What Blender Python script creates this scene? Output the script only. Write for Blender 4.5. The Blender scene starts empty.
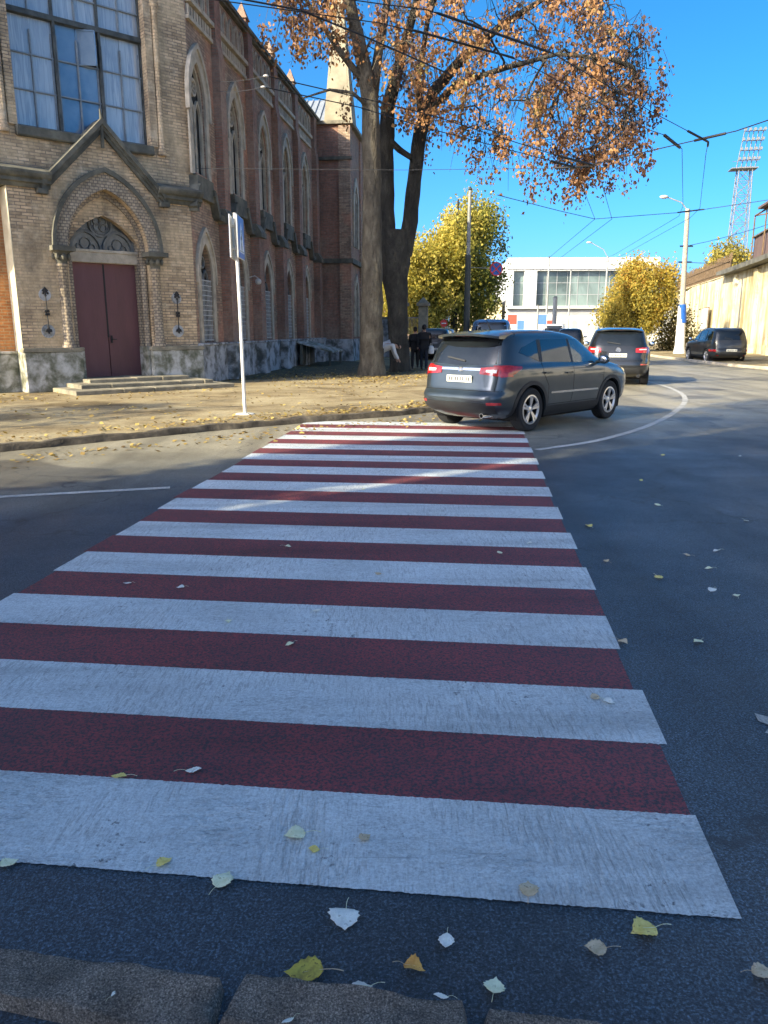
import bpy, bmesh, math, random
import numpy as np
from math import sin, cos, tan, pi, radians, atan, atan2, sqrt, hypot
from mathutils import Vector as V, Matrix
from mathutils.geometry import tessellate_polygon
from mathutils.bvhtree import BVHTree

random.seed(7)
rng = np.random.default_rng(11)
C = bpy.context.scene.collection
scene = bpy.context.scene

# ------------------------------------------------------------------ materials
def nodes(name):
    m = bpy.data.materials.new(name)
    m.use_nodes = True
    nt = m.node_tree
    b = nt.nodes['Principled BSDF']
    return m, nt, b

def N(nt, kind, **kw):
    n = nt.nodes.new(kind)
    for k, v in kw.items():
        if k in n.inputs.keys():
            n.inputs[k].default_value = v
        else:
            setattr(n, k, v)
    return n

def ramp(nt, stops, fac):
    r = nt.nodes.new('ShaderNodeValToRGB')
    e = r.color_ramp.elements
    while len(e) < len(stops):
        e.new(0.5)
    for el, (p, c) in zip(e, stops):
        el.position = p
        el.color = (*c, 1) if len(c) == 3 else c
    nt.links.new(fac, r.inputs[0])
    return r.outputs[0]

def mix(nt, fac, a, b, mode='MIX'):
    n = nt.nodes.new('ShaderNodeMix')
    n.data_type = 'RGBA'
    n.blend_type = mode
    for sock, val in ((n.inputs[0], fac), (n.inputs[6], a), (n.inputs[7], b)):
        if hasattr(val, 'is_output'):
            nt.links.new(val, sock)
        elif isinstance(val, (int, float)):
            sock.default_value = val
        else:
            sock.default_value = (*val, 1)
    return n.outputs[2]

def noise(nt, co, scale, detail=4, rough=.55, dist=0):
    n = N(nt, 'ShaderNodeTexNoise', Scale=scale, Detail=detail, Roughness=rough, Distortion=dist)
    nt.links.new(co, n.inputs['Vector'])
    return n.outputs['Fac']

def bump(nt, b, h, strength=.3, dist=.02):
    n = N(nt, 'ShaderNodeBump', Strength=strength, Distance=dist)
    nt.links.new(h, n.inputs['Height'])
    nt.links.new(n.outputs[0], b.inputs['Normal'])

def coords(nt, which='Object'):
    return nt.nodes.new('ShaderNodeTexCoord').outputs[which]

def scaled(nt, co, s, rot=(0, 0, 0)):
    n = nt.nodes.new('ShaderNodeMapping')
    n.inputs['Scale'].default_value = s
    n.inputs['Rotation'].default_value = rot
    nt.links.new(co, n.inputs[0])
    return n.outputs[0]

def pm(name, stops, scale=3, detail=5, rough=.8, bmp=0, bscale=None, metal=0, which='Object', spec=.4, coat=0, bdist=.02, dist=0, sc=None):
    """noise-driven surface: stops is a list of (pos, colour) or one colour"""
    m, nt, b = nodes(name)
    co = coords(nt, which)
    if sc: co = scaled(nt, co, sc)
    if isinstance(stops[0], (int, float)):
        c0 = stops
        stops = [(.3, tuple(x*.86 for x in c0)), (.7, tuple(min(1, x*1.12) for x in c0))]
    f = noise(nt, co, scale, detail, .6, dist)
    nt.links.new(ramp(nt, stops, f), b.inputs['Base Color'])
    b.inputs['Roughness'].default_value = rough
    b.inputs['Metallic'].default_value = metal
    b.inputs['Specular IOR Level'].default_value = spec
    b.inputs['Coat Weight'].default_value = coat
    b.inputs['Coat Roughness'].default_value = .04
    if bmp:
        bump(nt, b, noise(nt, co, bscale or scale*6, 4, .6), bmp, bdist)
    return m

def brick(name, c1, c2, mortar, dirt=(.08, .075, .065), dirt_amt=.5, bw=.27, rh=.077, patch=None, light=None):
    m, nt, b = nodes(name)
    uv = coords(nt, 'UV')
    ob = coords(nt, 'Object')
    t = N(nt, 'ShaderNodeTexBrick', Scale=1.0)
    t.inputs['Color1'].default_value = (*c1, 1)
    t.inputs['Color2'].default_value = (*c2, 1)
    t.inputs['Mortar'].default_value = (*mortar, 1)
    t.inputs['Mortar Size'].default_value = .012
    t.inputs['Mortar Smooth'].default_value = .25
    t.inputs['Bias'].default_value = 0
    t.inputs['Brick Width'].default_value = bw
    t.inputs['Row Height'].default_value = rh
    nt.links.new(uv, t.inputs['Vector'])
    col = t.outputs['Color']
    if patch:
        pf = ramp(nt, [(.46, (0, 0, 0)), (.58, (1, 1, 1))], noise(nt, ob, .55, 5, .65))
        col = mix(nt, pf, col, mix(nt, .7, col, patch, 'MIX'))
    if light:
        lf = ramp(nt, [(.55, (0, 0, 0)), (.68, (1, 1, 1))], noise(nt, ob, 1.7, 6, .7, .4))
        col = mix(nt, lf, col, mix(nt, .55, col, light))
    # soot and streaks
    df = ramp(nt, [(.46, (0, 0, 0)), (.56, (dirt_amt*.55,)*3), (.68, (dirt_amt*1.3,)*3)], noise(nt, scaled(nt, ob, (1, 1, .35)), 1.1, 7, .7, .3))
    col = mix(nt, df, col, dirt)
    sp = ramp(nt, [(.3, (.80,)*3), (.7, (1.12,)*3)], noise(nt, ob, 9, 3, .6))
    col = mix(nt, 1.0, col, sp, 'MULTIPLY')
    nt.links.new(col, b.inputs['Base Color'])
    b.inputs['Roughness'].default_value = .92
    b.inputs['Specular IOR Level'].default_value = .2
    inv = N(nt, 'ShaderNodeMath', operation='SUBTRACT')
    inv.inputs[0].default_value = 1
    nt.links.new(t.outputs['Fac'], inv.inputs[1])
    add = N(nt, 'ShaderNodeMath', operation='ADD')
    nt.links.new(inv.outputs[0], add.inputs[0])
    nt.links.new(noise(nt, ob, 30, 3, .6), add.inputs[1])
    bump(nt, b, add.outputs[0], .7, .015)
    return m

M = {}
M['brick_tan'] = brick('pale_brick', (.76, .565, .355), (.40, .29, .18), (.26, .205, .15), patch=(.66, .50, .31), light=(.78, .64, .45), dirt_amt=.42)
M['brick_red'] = brick('dark_red_brick', (.42, .205, .145), (.29, .155, .115), (.26, .21, .165), patch=(.38, .28, .21), dirt_amt=.38)
M['brick_nave'] = brick('brown_brick', (.50, .355, .25), (.28, .19, .14), (.24, .20, .155), patch=(.50, .25, .17), light=(.56, .47, .35), dirt_amt=.42)
M['brick_bounce_orange'] = brick('bounce_orange_brick', (.62, .27, .10), (.47, .19, .075), (.52, .36, .20), dirt_amt=.3, patch=(.58, .30, .13))  # orange carries the warm bounced light on the recessed wall
M['trim'] = pm('pale_stone_trim', [(.3, (.30, .26, .20)), (.5, (.45, .39, .30)), (.72, (.58, .51, .40))], 3.2, 7, .9, .4, 25)
M['arch_brick'] = brick('arch_brick', (.54, .44, .315), (.37, .30, .215), (.2, .17, .14), dirt_amt=.4, bw=.11, rh=.075)
M['darkstone'] = pm('sooty_stone', [(.3, (.055, .056, .047)), (.5, (.115, .112, .09)), (.72, (.21, .195, .15))], 2.5, 7, .9, .5, 18)
M['plaster'] = pm('peeling_plaster', [(.36, (.09, .095, .085)), (.46, (.22, .225, .22)), (.53, (.40, .41, .42)), (.68, (.55, .56, .57))], 2.4, 9, .9, .5, 14, dist=.2)
M['plaster2'] = pm('stained_plaster', [(.36, (.10, .105, .07)), (.45, (.20, .20, .155)), (.52, (.33, .325, .285)), (.64, (.56, .55, .52))], 2.8, 9, .92, .5, 12, dist=.2)
M['pale_return'] = pm('limewashed_quoin', [(.3, (.55, .47, .30)), (.6, (.74, .66, .46))], 3, 6, .9, .3, 20)
M['terrace'] = pm('bounce_terrace_plaster', [(.3, (.54, .49, .41)), (.65, (.66, .60, .50))], .6, 6, .9)
M['door'] = pm('maroon_door_paint', [(.3, (.12, .052, .055)), (.55, (.16, .067, .072)), (.75, (.19, .09, .092))], 1.6, 6, .55, .15, 22, sc=(1, 1, .25))
M['step'] = pm('worn_step_stone', [(.3, (.13, .12, .09)), (.5, (.24, .215, .16)), (.72, (.36, .32, .23))], 2.6, 7, .95, .5, 20)
M['iron'] = pm('wrought_iron', (.02, .02, .022), 8, 3, .6)
M['glass_dark'] = pm('dark_leaded_glass', [(.35, (.010, .014, .018)), (.65, (.035, .045, .055))], 3, 3, .12, .12, 5, spec=.7)
M['glass_tymp'] = pm('grey_leaded_glass', [(.35, (.04, .055, .062)), (.65, (.085, .105, .115))], 5, 3, .25, .1, 9, spec=.6)
M['tracery'] = pm('tracery_stone', [(.3, (.10, .105, .10)), (.65, (.20, .20, .185))], 5, 5, .85)
M['white_grille'] = pm('white_grille_paint', (.50, .50, .48), 5, 3, .6)
M['winframe'] = pm('weathered_window_wood', [(.3, (.035, .042, .042)), (.65, (.10, .11, .105))], 4, 6, .7, .3, 30)
M['winbar'] = pm('window_glazing_bar', [(.3, (.16, .19, .21)), (.65, (.26, .30, .33))], 6, 4, .6)
M['curtain'] = pm('curtained_glass', [(.30, (.24, .29, .33)), (.44, (.40, .45, .49)), (.50, (.30, .35, .40)), (.56, (.47, .52, .55)), (.7, (.34, .39, .43))], 2.0, 4, .05, .03, 2, spec=.9, sc=(3.2, 3.2, .18), coat=1)
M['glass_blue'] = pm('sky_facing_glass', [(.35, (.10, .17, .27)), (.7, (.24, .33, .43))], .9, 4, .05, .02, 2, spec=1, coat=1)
M['roof_metal'] = pm('grey_metal_roof', (.36, .39, .42), 3, 4, .45, metal=.3)
M['pipe'] = pm('pale_downpipe', (.42, .46, .48), 6, 3, .5)
M['bark'] = pm('grey_brown_bark', [(.3, (.055, .046, .034)), (.5, (.115, .098, .070)), (.75, (.24, .21, .15))], 3.2, 9, .95, 1.0, 9, sc=(1, 1, .45), bdist=.16)
M['bark_dark'] = pm('dark_bark', [(.3, (.018, .018, .016)), (.5, (.042, .040, .034)), (.75, (.095, .088, .07))], 3.2, 9, .95, 1.0, 9, sc=(1, 1, .45), bdist=.16)
M['turret'] = pm('turret_stone', [(.3, (.20, .175, .125)), (.6, (.33, .29, .20))], 1.5, 7, .9, .4, 8)
M['pole_wood'] = pm('concrete_pole', [(.3, (.26, .24, .20)), (.65, (.40, .37, .31))], 5, 5, .85, .2)
M['mast_steel'] = pm('mast_steel', (.17, .18, .19), 5, 4, .6)
M['pole_metal'] = pm('grey_pole_paint', (.30, .31, .30), 5, 4, .5)
M['pole_dark'] = pm('dark_green_pole_paint', (.055, .065, .06), 5, 4, .55)
M['white_metal'] = pm('white_metal_paint', [(.3, (.62, .61, .57)), (.65, (.76, .75, .71))], 9, 5, .45)
M['sign_blue'] = pm('sign_blue', (.015, .10, .42), 3, 2, .35)
M['sign_white'] = pm('sign_white', (.75, .76, .78), 3, 2, .35)
M['sign_red'] = pm('sign_red', (.55, .03, .02), 3, 2, .35)
M['sign_black'] = pm('sign_black', (.015, .015, .015), 3, 2, .4)
M['sign_back'] = pm('sign_back_metal', (.58, .58, .56), 6, 3, .4, metal=.4)
M['wire'] = pm('black_cable', (.012, .013, .016), 5, 2, .6)
M['wire_thin'] = pm('weathered_wire', (.035, .038, .045), 5, 2, .6)
M['ins'] = pm('porcelain_insulator', (.45, .44, .42), 5, 2, .35)
M['rubber'] = pm('tyre_rubber', (.018, .018, .019), 12, 4, .8)
M['rim'] = pm('alloy_rim', (.62, .63, .65), 6, 2, .28, metal=.85)
M['black_plastic'] = pm('black_cladding', (.022, .023, .025), 20, 3, .55)
M['liner'] = pm('arch_liner', (.006, .006, .006), 5, 2, .9)
M['tint'] = pm('tinted_car_glass', (.010, .013, .016), 2, 2, .03, spec=.5, coat=.5)
M['tint_light'] = pm('clear_car_glass', [(.4, (.012, .018, .022)), (.62, (.07, .09, .09))], 1.6, 3, .03, spec=.6, coat=.6)
M['chrome'] = pm('chrome_trim', (.75, .76, .78), 3, 2, .18, metal=1)
M['lamp_red'] = pm('red_lamp_glass', [(.35, (.26, .006, .008)), (.65, (.46, .022, .02))], 14, 2, .12, coat=1)
M['lamp_clear'] = pm('clear_lamp_glass', (.72, .68, .66), 14, 2, .1, coat=1)
M['plate'] = pm('plate_white', (.66, .66, .58), 5, 2, .4)
M['ink'] = pm('plate_characters', (.10, .10, .11), 5, 2, .5)

def paint(name, c, rough=.28, metal=.55):
    m, nt, b = nodes(name)
    co = coords(nt)
    f = noise(nt, co, 2.2, 5, .6)
    nt.links.new(ramp(nt, [(.3, tuple(x*.88 for x in c)), (.7, tuple(x*1.12 for x in c))], f), b.inputs['Base Color'])
    # road dust: rougher and paler towards the sills
    sx = N(nt, 'ShaderNodeSeparateXYZ')
    nt.links.new(co, sx.inputs[0])
    r = ramp(nt, [(.25, (min(1, rough+.2),)*3), (.7, (rough,)*3)], sx.outputs[2])
    nt.links.new(r, b.inputs['Roughness'])
    b.inputs['Metallic'].default_value = metal
    b.inputs['Coat Weight'].default_value = .8
    b.inputs['Coat Roughness'].default_value = .05
    return m
M['graphite'] = paint('graphite_metallic_paint', (.044, .060, .072), .30, .55)
M['black_paint'] = paint('black_car_paint', (.010, .011, .012), .22, .1)
M['darkgrey_paint'] = paint('dark_grey_car_paint', (.030, .032, .034), .35, .3)
M['blue_paint'] = paint('blue_van_paint', (.09, .20, .36), .3, .2)
M['white_paint_car'] = paint('white_car_paint', (.70, .70, .68), .35, 0)
M['silver_paint'] = paint('silver_car_paint', (.42, .43, .44), .35, .5)

def asphalt():
    m, nt, b = nodes('asphalt')
    co = coords(nt)
    big = ramp(nt, [(.3, (.028, .044, .060)), (.5, (.039, .057, .075)), (.72, (.056, .073, .089))], noise(nt, co, .35, 6, .6, .3))
    gr = ramp(nt, [(.39, (.30,)*3), (.48, (.80,)*3), (.54, (1.25,)*3), (.62, (2.7,)*3)], noise(nt, co, 120, 3, .8))
    vs_ = N(nt, 'ShaderNodeTexVoronoi', Scale=130.0)
    nt.links.new(co, vs_.inputs['Vector'])
    bw_ = nt.nodes.new('ShaderNodeRGBToBW'); nt.links.new(vs_.outputs['Color'], bw_.inputs[0])
    gr = mix(nt, 1.0, gr, ramp(nt, [(.25, (.55,)*3), (.5, (.95,)*3), (.75, (1.5,)*3)], bw_.outputs[0]), 'MULTIPLY')
    col = mix(nt, 1.0, big, gr, 'MULTIPLY')
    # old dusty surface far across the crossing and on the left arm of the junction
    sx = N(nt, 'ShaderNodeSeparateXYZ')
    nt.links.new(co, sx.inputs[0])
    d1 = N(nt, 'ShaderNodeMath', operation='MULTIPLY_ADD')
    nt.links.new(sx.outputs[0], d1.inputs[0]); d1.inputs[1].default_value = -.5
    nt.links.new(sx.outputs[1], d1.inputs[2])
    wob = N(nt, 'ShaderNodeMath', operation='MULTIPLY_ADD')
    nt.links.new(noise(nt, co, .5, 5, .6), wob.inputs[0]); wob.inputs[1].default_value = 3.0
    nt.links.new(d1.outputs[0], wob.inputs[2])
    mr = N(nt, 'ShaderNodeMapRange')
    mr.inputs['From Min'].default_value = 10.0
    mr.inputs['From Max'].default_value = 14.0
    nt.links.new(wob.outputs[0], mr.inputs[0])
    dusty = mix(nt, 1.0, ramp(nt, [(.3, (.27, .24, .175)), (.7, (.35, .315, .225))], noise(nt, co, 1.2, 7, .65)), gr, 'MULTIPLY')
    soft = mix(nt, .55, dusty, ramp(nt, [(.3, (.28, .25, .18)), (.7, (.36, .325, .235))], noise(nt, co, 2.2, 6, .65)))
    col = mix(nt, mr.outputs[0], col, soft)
    # pale grit specks
    v = N(nt, 'ShaderNodeTexVoronoi', Scale=55.0)
    nt.links.new(co, v.inputs['Vector'])
    sp = ramp(nt, [(.055, (1, 1, 1)), (.085, (0, 0, 0))], v.outputs['Distance'])
    col = mix(nt, sp, col, (.17, .165, .155))
    # hairline cracks and darker tyre-worn bands
    vc = N(nt, 'ShaderNodeTexVoronoi', Scale=.55, feature='DISTANCE_TO_EDGE')
    wv = N(nt, 'ShaderNodeVectorMath', operation='ADD')
    nz = N(nt, 'ShaderNodeTexNoise', Scale=1.4, Detail=5.0)
    nt.links.new(co, nz.inputs['Vector']); nt.links.new(co, wv.inputs[0]); nt.links.new(nz.outputs['Color'], wv.inputs[1])
    nt.links.new(wv.outputs[0], vc.inputs['Vector'])
    ck_ = ramp(nt, [(.0, (1, 1, 1)), (.011, (0, 0, 0))], vc.outputs['Distance'])
    msk = ramp(nt, [(.48, (0,)*3), (.55, (.85,)*3)], noise(nt, co, .45, 4, .6))
    col = mix(nt, mix(nt, 1.0, ck_, msk, 'MULTIPLY'), col, (.015, .016, .018))
    bl = ramp(nt, [(.40, (.74,)*3), (.5, (1,)*3), (.60, (1.16,)*3)], noise(nt, scaled(nt, co, (1.3, .10, 1), (0, 0, -.35)), 1, 4, .6, .3))
    col = mix(nt, 1.0, col, bl, 'MULTIPLY')
    pt = ramp(nt, [(.60, (0,)*3), (.615, (.55,)*3)], noise(nt, co, .28, 2, .4))
    col = mix(nt, pt, col, (.035, .038, .044))
    # broad patches of darker tone
    st = ramp(nt, [(.45, (1, 1, 1)), (.7, (.72,)*3)], noise(nt, scaled(nt, co, (.5, 1, 1), (0, 0, .5)), .8, 6, .65))
    col = mix(nt, 1.0, col, st, 'MULTIPLY')
    nt.links.new(col, b.inputs['Base Color'])
    rr = ramp(nt, [(.35, (.40,)*3), (.7, (.62,)*3)], noise(nt, co, .8, 5, .6))
    nt.links.new(rr, b.inputs['Roughness'])
    b.inputs['Specular IOR Level'].default_value = .6
    bump(nt, b, noise(nt, co, 120, 3, .8), .9, .006)
    return m
M['asphalt'] = asphalt()

def road_paint(name, base, dark, streak=True, wear=.35, grain=60):
    m, nt, b = nodes(name)
    co = coords(nt)
    col = ramp(nt, [(.3, tuple(x*.86 for x in base)), (.7, tuple(min(1, x*1.08) for x in base))], noise(nt, co, 1.6, 5, .6))
    if streak:
        # brush marks dragged across the stripe, swirling here and there
        s1 = noise(nt, scaled(nt, co, (75, 9, 1), (0, 0, .12)), 1, 5, .75, 1.1)
        s2 = noise(nt, scaled(nt, co, (22, 60, 1), (0, 0, -.5)), 1, 4, .75, 1.4)
        sel = ramp(nt, [(.47, (0, 0, 0)), (.6, (1, 1, 1))], noise(nt, co, 1.3, 4, .5, .5))
        st = mix(nt, sel, s1, s2)
        col = mix(nt, ramp(nt, [(.38, (.62,)*3), (.49, (.14,)*3), (.58, (0,)*3)], st), col, dark)
        fine = ramp(nt, [(.36, (.75,)*3), (.6, (1.06,)*3)], noise(nt, co, 120, 3, .7))
        col = mix(nt, 1.0, col, fine, 'MULTIPLY')
        # scuffs: a few long dark scratches
        sc = noise(nt, scaled(nt, co, (2.2, 38, 1), (0, 0, .08)), 1, 2, .5, .3)
        col = mix(nt, ramp(nt, [(.70, (0,)*3), (.75, (.5,)*3)], sc), col, dark)
        bump(nt, b, st, 1.0, .012)
    else:
        g = ramp(nt, [(.42, (0,)*3), (.50, (wear,)*3), (.57, (.97,)*3)], noise(nt, co, grain, 4, .8))
        col = mix(nt, g, col, dark)
        v = N(nt, 'ShaderNodeTexVoronoi', Scale=48.0); nt.links.new(co, v.inputs['Vector'])
        col = mix(nt, ramp(nt, [(.10, (.8,)*3), (.17, (0,)*3)], v.outputs['Distance']), col, (.085, .075, .08))
        w2 = ramp(nt, [(.45, (0,)*3), (.72, (.8,)*3)], noise(nt, co, 1.1, 6, .7, .5))
        col = mix(nt, w2, col, mix(nt, .5, col, dark))
        bump(nt, b, noise(nt, co, 95, 3, .75), .6, .006)
    # tyre-worn bands along the traffic and chips down to the asphalt
    tw_ = ramp(nt, [(.36, (.80,)*3), (.5, (1,)*3), (.64, (1.06,)*3)], noise(nt, scaled(nt, co, (.22, 2.6, 1), (0, 0, .11)), 1, 5, .6, .3))
    col = mix(nt, 1.0, col, tw_, 'MULTIPLY')
    ch = mix(nt, 1.0, ramp(nt, [(.60, (0,)*3), (.64, (.75,)*3)], noise(nt, co, 26, 5, .7)), ramp(nt, [(.50, (0,)*3), (.62, (1,)*3)], noise(nt, co, 1.7, 3, .6)), 'MULTIPLY')
    col = mix(nt, ch, col, (.06, .065, .075))
    nt.links.new(col, b.inputs['Base Color'])
    b.inputs['Roughness'].default_value = .62
    b.inputs['Specular IOR Level'].default_value = .4
    return m
M['stripe_white'] = road_paint('white_road_paint', (.76, .81, .82), (.28, .30, .31))
M['stripe_red'] = road_paint('red_road_paint', (.34, .060, .062), (.038, .040, .048), False, .42, 75)
M['line_white'] = road_paint('worn_line_paint', (.62, .61, .57), (.2, .2, .19), True)

def pavement_mat():
    m, nt, b = nodes('dusty_pavement')
    co = coords(nt)
    col = ramp(nt, [(.34, (.15, .115, .065)), (.44, (.26, .205, .12)), (.54, (.36, .295, .175)), (.66, (.44, .37, .235))], noise(nt, co, .55, 8, .68, .5))
    leaf = ramp(nt, [(.56, (0,)*3), (.64, (.45,)*3)], noise(nt, co, 5.5, 7, .75, .5))
    col = mix(nt, leaf, col, ramp(nt, [(.3, (.25, .16, .06)), (.7, (.44, .30, .10))], noise(nt, co, 20, 3, .7)))
    gr = ramp(nt, [(.3, (.7,)*3), (.7, (1.2,)*3)], noise(nt, co, 40, 3, .7))
    col = mix(nt, 1.0, col, gr, 'MULTIPLY')
    # dark earth near the church wall, as the ground itself is there
    nt.links.new(col, b.inputs['Base Color'])
    b.inputs['Roughness'].default_value = .95
    b.inputs['Specular IOR Level'].default_value = .15
    bump(nt, b, noise(nt, co, 22, 6, .7), .6, .03)
    return m
M['pavement'] = pavement_mat()
M['earth'] = pm('earth', [(.3, (.05, .048, .025)), (.5, (.095, .085, .045)), (.7, (.17, .135, .075))], 2.2, 8, .95, .7, 22)
def kerb_mat():
    m, nt, b = nodes('granite_kerb')
    co = coords(nt)
    col = ramp(nt, [(.3, (.13, .105, .082)), (.5, (.22, .175, .138)), (.7, (.31, .255, .205))], noise(nt, co, 7, 8, .65))
    g = ramp(nt, [(.34, (.25,)*3), (.48, (.8,)*3), (.56, (1.25,)*3), (.66, (2.4,)*3)], noise(nt, co, 190, 3, .8))
    col = mix(nt, 1.0, col, g, 'MULTIPLY')
    dk = ramp(nt, [(.54, (0,)*3), (.68, (.6,)*3)], noise(nt, co, 11, 7, .7, .6))
    col = mix(nt, dk, col, (.05, .045, .04))
    nt.links.new(col, b.inputs['Base Color']); b.inputs['Roughness'].default_value = .9
    bump(nt, b, noise(nt, co, 120, 5, .75), 1.0, .008)
    return m
M['kerb'] = kerb_mat()
M['kerb_far'] = pm('old_kerb', [(.35, (.045, .038, .03)), (.55, (.12, .10, .075)), (.7, (.22, .185, .13))], 3.2, 8, .95, .8, 25)
M['ground'] = pm('far_ground', (.13, .11, .08), .2, 5, .95)

# ------------------------------------------------------------------ mesh builder
class MB:
    def __init__(s):
        s.v = []; s.f = []
    def add(s, vs, fs):
        o = len(s.v)
        s.v += [tuple(p) for p in vs]
        s.f += [tuple(i+o for i in f) for f in fs]
        return s
    def box(s, x0, x1, y0, y1, z0, z1):
        vs = [(x0, y0, z0), (x1, y0, z0), (x1, y1, z0), (x0, y1, z0), (x0, y0, z1), (x1, y0, z1), (x1, y1, z1), (x0, y1, z1)]
        return s.add(vs, [(0, 3, 2, 1), (4, 5, 6, 7), (0, 1, 5, 4), (1, 2, 6, 5), (2, 3, 7, 6), (3, 0, 4, 7)])
    def prism(s, pts, y0, y1):
        """outline in xz, extruded along y"""
        n = len(pts)
        vs = [(x, y0, z) for x, z in pts] + [(x, y1, z) for x, z in pts]
        fs = [tuple(range(n))[::-1], tuple(range(n, 2*n))]
        fs += [(i, (i+1) % n, (i+1) % n+n, i+n) for i in range(n)]
        return s.add(vs, fs)
    def prismz(s, pts, z0, z1):
        n = len(pts)
        vs = [(x, y, z0) for x, y in pts] + [(x, y, z1) for x, y in pts]
        fs = [tuple(range(n))[::-1], tuple(range(n, 2*n))]
        fs += [(i, (i+1) % n, (i+1) % n+n, i+n) for i in range(n)]
        return s.add(vs, fs)
    def tube(s, path, rad, n=8, caps=True):
        path = [V(p) for p in path]
        if not hasattr(rad, '__len__'): rad = [rad]*len(path)
        vs, fs = [], []
        prev = None
        for i, p in enumerate(path):
            d = (path[min(i+1, len(path)-1)]-path[max(i-1, 0)])
            d = d.normalized() if d.length > 1e-9 else V((0, 0, 1))
            a = prev if prev is not None else (V((1, 0, 0)) if abs(d.x) < .8 else V((0, 1, 0)))
            u = (a-d*a.dot(d))
            u = u.normalized() if u.length > 1e-6 else d.orthogonal().normalized()
            prev = u
            w = d.cross(u)
            for k in range(n):
                t = 2*pi*k/n
                vs.append(p+(u*cos(t)+w*sin(t))*rad[i])
        for i in range(len(path)-1):
            for k in range(n):
                fs.append((i*n+k, i*n+(k+1) % n, (i+1)*n+(k+1) % n, (i+1)*n+k))
        if caps:
            fs.append(tuple(range(n))[::-1])
            fs.append(tuple(range((len(path)-1)*n, len(path)*n)))
        return s.add(vs, fs)
    def lathe(s, prof, n=24, axis='z', c=(0, 0, 0), close=False):
        vs, fs = [], []
        for r, h in prof:
            for k in range(n):
                t = 2*pi*k/n
                a, b_ = r*cos(t), r*sin(t)
                p = (a, b_, h) if axis == 'z' else ((a, h, b_) if axis == 'y' else (h, a, b_))
                vs.append((p[0]+c[0], p[1]+c[1], p[2]+c[2]))
        m = len(prof)
        for i in range(m if close else m-1):
            j = (i+1) % m
            for k in range(n):
                fs.append((i*n+k, i*n+(k+1) % n, j*n+(k+1) % n, j*n+k))
        if not close:
            if prof[0][0] > 1e-6: fs.append(tuple(range(n))[::-1])
            if prof[-1][0] > 1e-6: fs.append(tuple(range((m-1)*n, m*n)))
        return s.add(vs, fs)
    def sphere(s, c, r, n=12, m=8, sc=(1, 1, 1)):
        vs = []
        for i in range(m+1):
            a = -pi/2+pi*i/m
            for k in range(n):
                t = 2*pi*k/n
                vs.append((c[0]+r*sc[0]*cos(a)*cos(t), c[1]+r*sc[1]*cos(a)*sin(t), c[2]+r*sc[2]*sin(a)))
        fs = [(i*n+k, i*n+(k+1) % n, (i+1)*n+(k+1) % n, (i+1)*n+k) for i in range(m) for k in range(n)]
        return s.add(vs, fs)
    def bar(s, a, b, w, d, up=(0, 1, 0)):
        """rectangular bar from a to b; w across, d along 'up'"""
        a, b = V(a), V(b)
        t = (b-a).normalized(); u = V(up); u = (u-t*u.dot(t)).normalized(); q = t.cross(u)
        vs = []
        for p in (a, b):
            for i, j in ((-1, -1), (1, -1), (1, 1), (-1, 1)):
                vs.append(p+q*w/2*i+u*d/2*j)
        return s.add(vs, [(3, 2, 1, 0), (4, 5, 6, 7), (0, 1, 5, 4), (1, 2, 6, 5), (2, 3, 7, 6), (3, 0, 4, 7)])
    def holed(s, outer, holes, y0, depth):
        """front sheet in xz at y0 with openings, their reveals and the outer rim to y0+depth"""
        loops = [[V((x, 0, z)) for x, z in outer]]+[[V((x, 0, z)) for x, z in h] for h in holes]
        flat = [p for l in loops for p in l]
        tris = tessellate_polygon([[V((p.x, p.z, 0)) for p in l] for l in loops])
        s.add([(p.x, y0, p.z) for p in flat], tris)
        for l in loops:
            n = len(l)
            vs = [(p.x, y0, p.z) for p in l]+[(p.x, y0+depth, p.z) for p in l]
            s.add(vs, [(i, (i+1) % n, (i+1) % n+n, i+n) for i in range(n)])
        return s
    def build(s, name, m, parent=None, X=None, smooth=None, bevel=0, tag=None):
        me = bpy.data.meshes.new(name)
        me.from_pydata(s.v, [], s.f)
        bm = bmesh.new(); bm.from_mesh(me)
        bmesh.ops.recalc_face_normals(bm, faces=bm.faces)
        if bevel:
            bmesh.ops.remove_doubles(bm, verts=bm.verts, dist=1e-5)
            ed = [e for e in bm.edges if len(e.link_faces) == 2 and e.calc_face_angle(0) > .5]
            bmesh.ops.bevel(bm, geom=ed, offset=bevel, segments=1, affect='EDGES', clamp_overlap=True)
        uv = bm.loops.layers.uv.new('UVMap')
        for f in bm.faces:
            n = f.normal
            ax, ay, az = abs(n.x), abs(n.y), abs(n.z)
            for l in f.loops:
                p = l.vert.co
                l[uv].uv = (p.x, p.z) if ay >= ax and ay >= az else ((p.y, p.z) if ax >= az else (p.x, p.y))
        if X is not None: bm.transform(X)
        bm.to_mesh(me); bm.free()
        me.materials.append(m)
        if smooth is not None:
            me.shade_smooth()
            me.set_sharp_from_angle(angle=radians(smooth))
        o = bpy.data.objects.new(name, me)
        C.objects.link(o)
        if parent: o.parent = parent
        return o

def tag(o, label=None, cat=None, group=None, kind=None):
    if label: o['label'] = label
    if cat: o['category'] = cat
    if group: o['group'] = group
    if kind: o['kind'] = kind
    return o

def empty(name, loc, rz=0, label=None, cat=None, group=None):
    o = bpy.data.objects.new(name, None)
    C.objects.link(o)
    o.location = loc; o.rotation_euler = (0, 0, rz)
    o.empty_display_size = .2
    return tag(o, label, cat, group)

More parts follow.
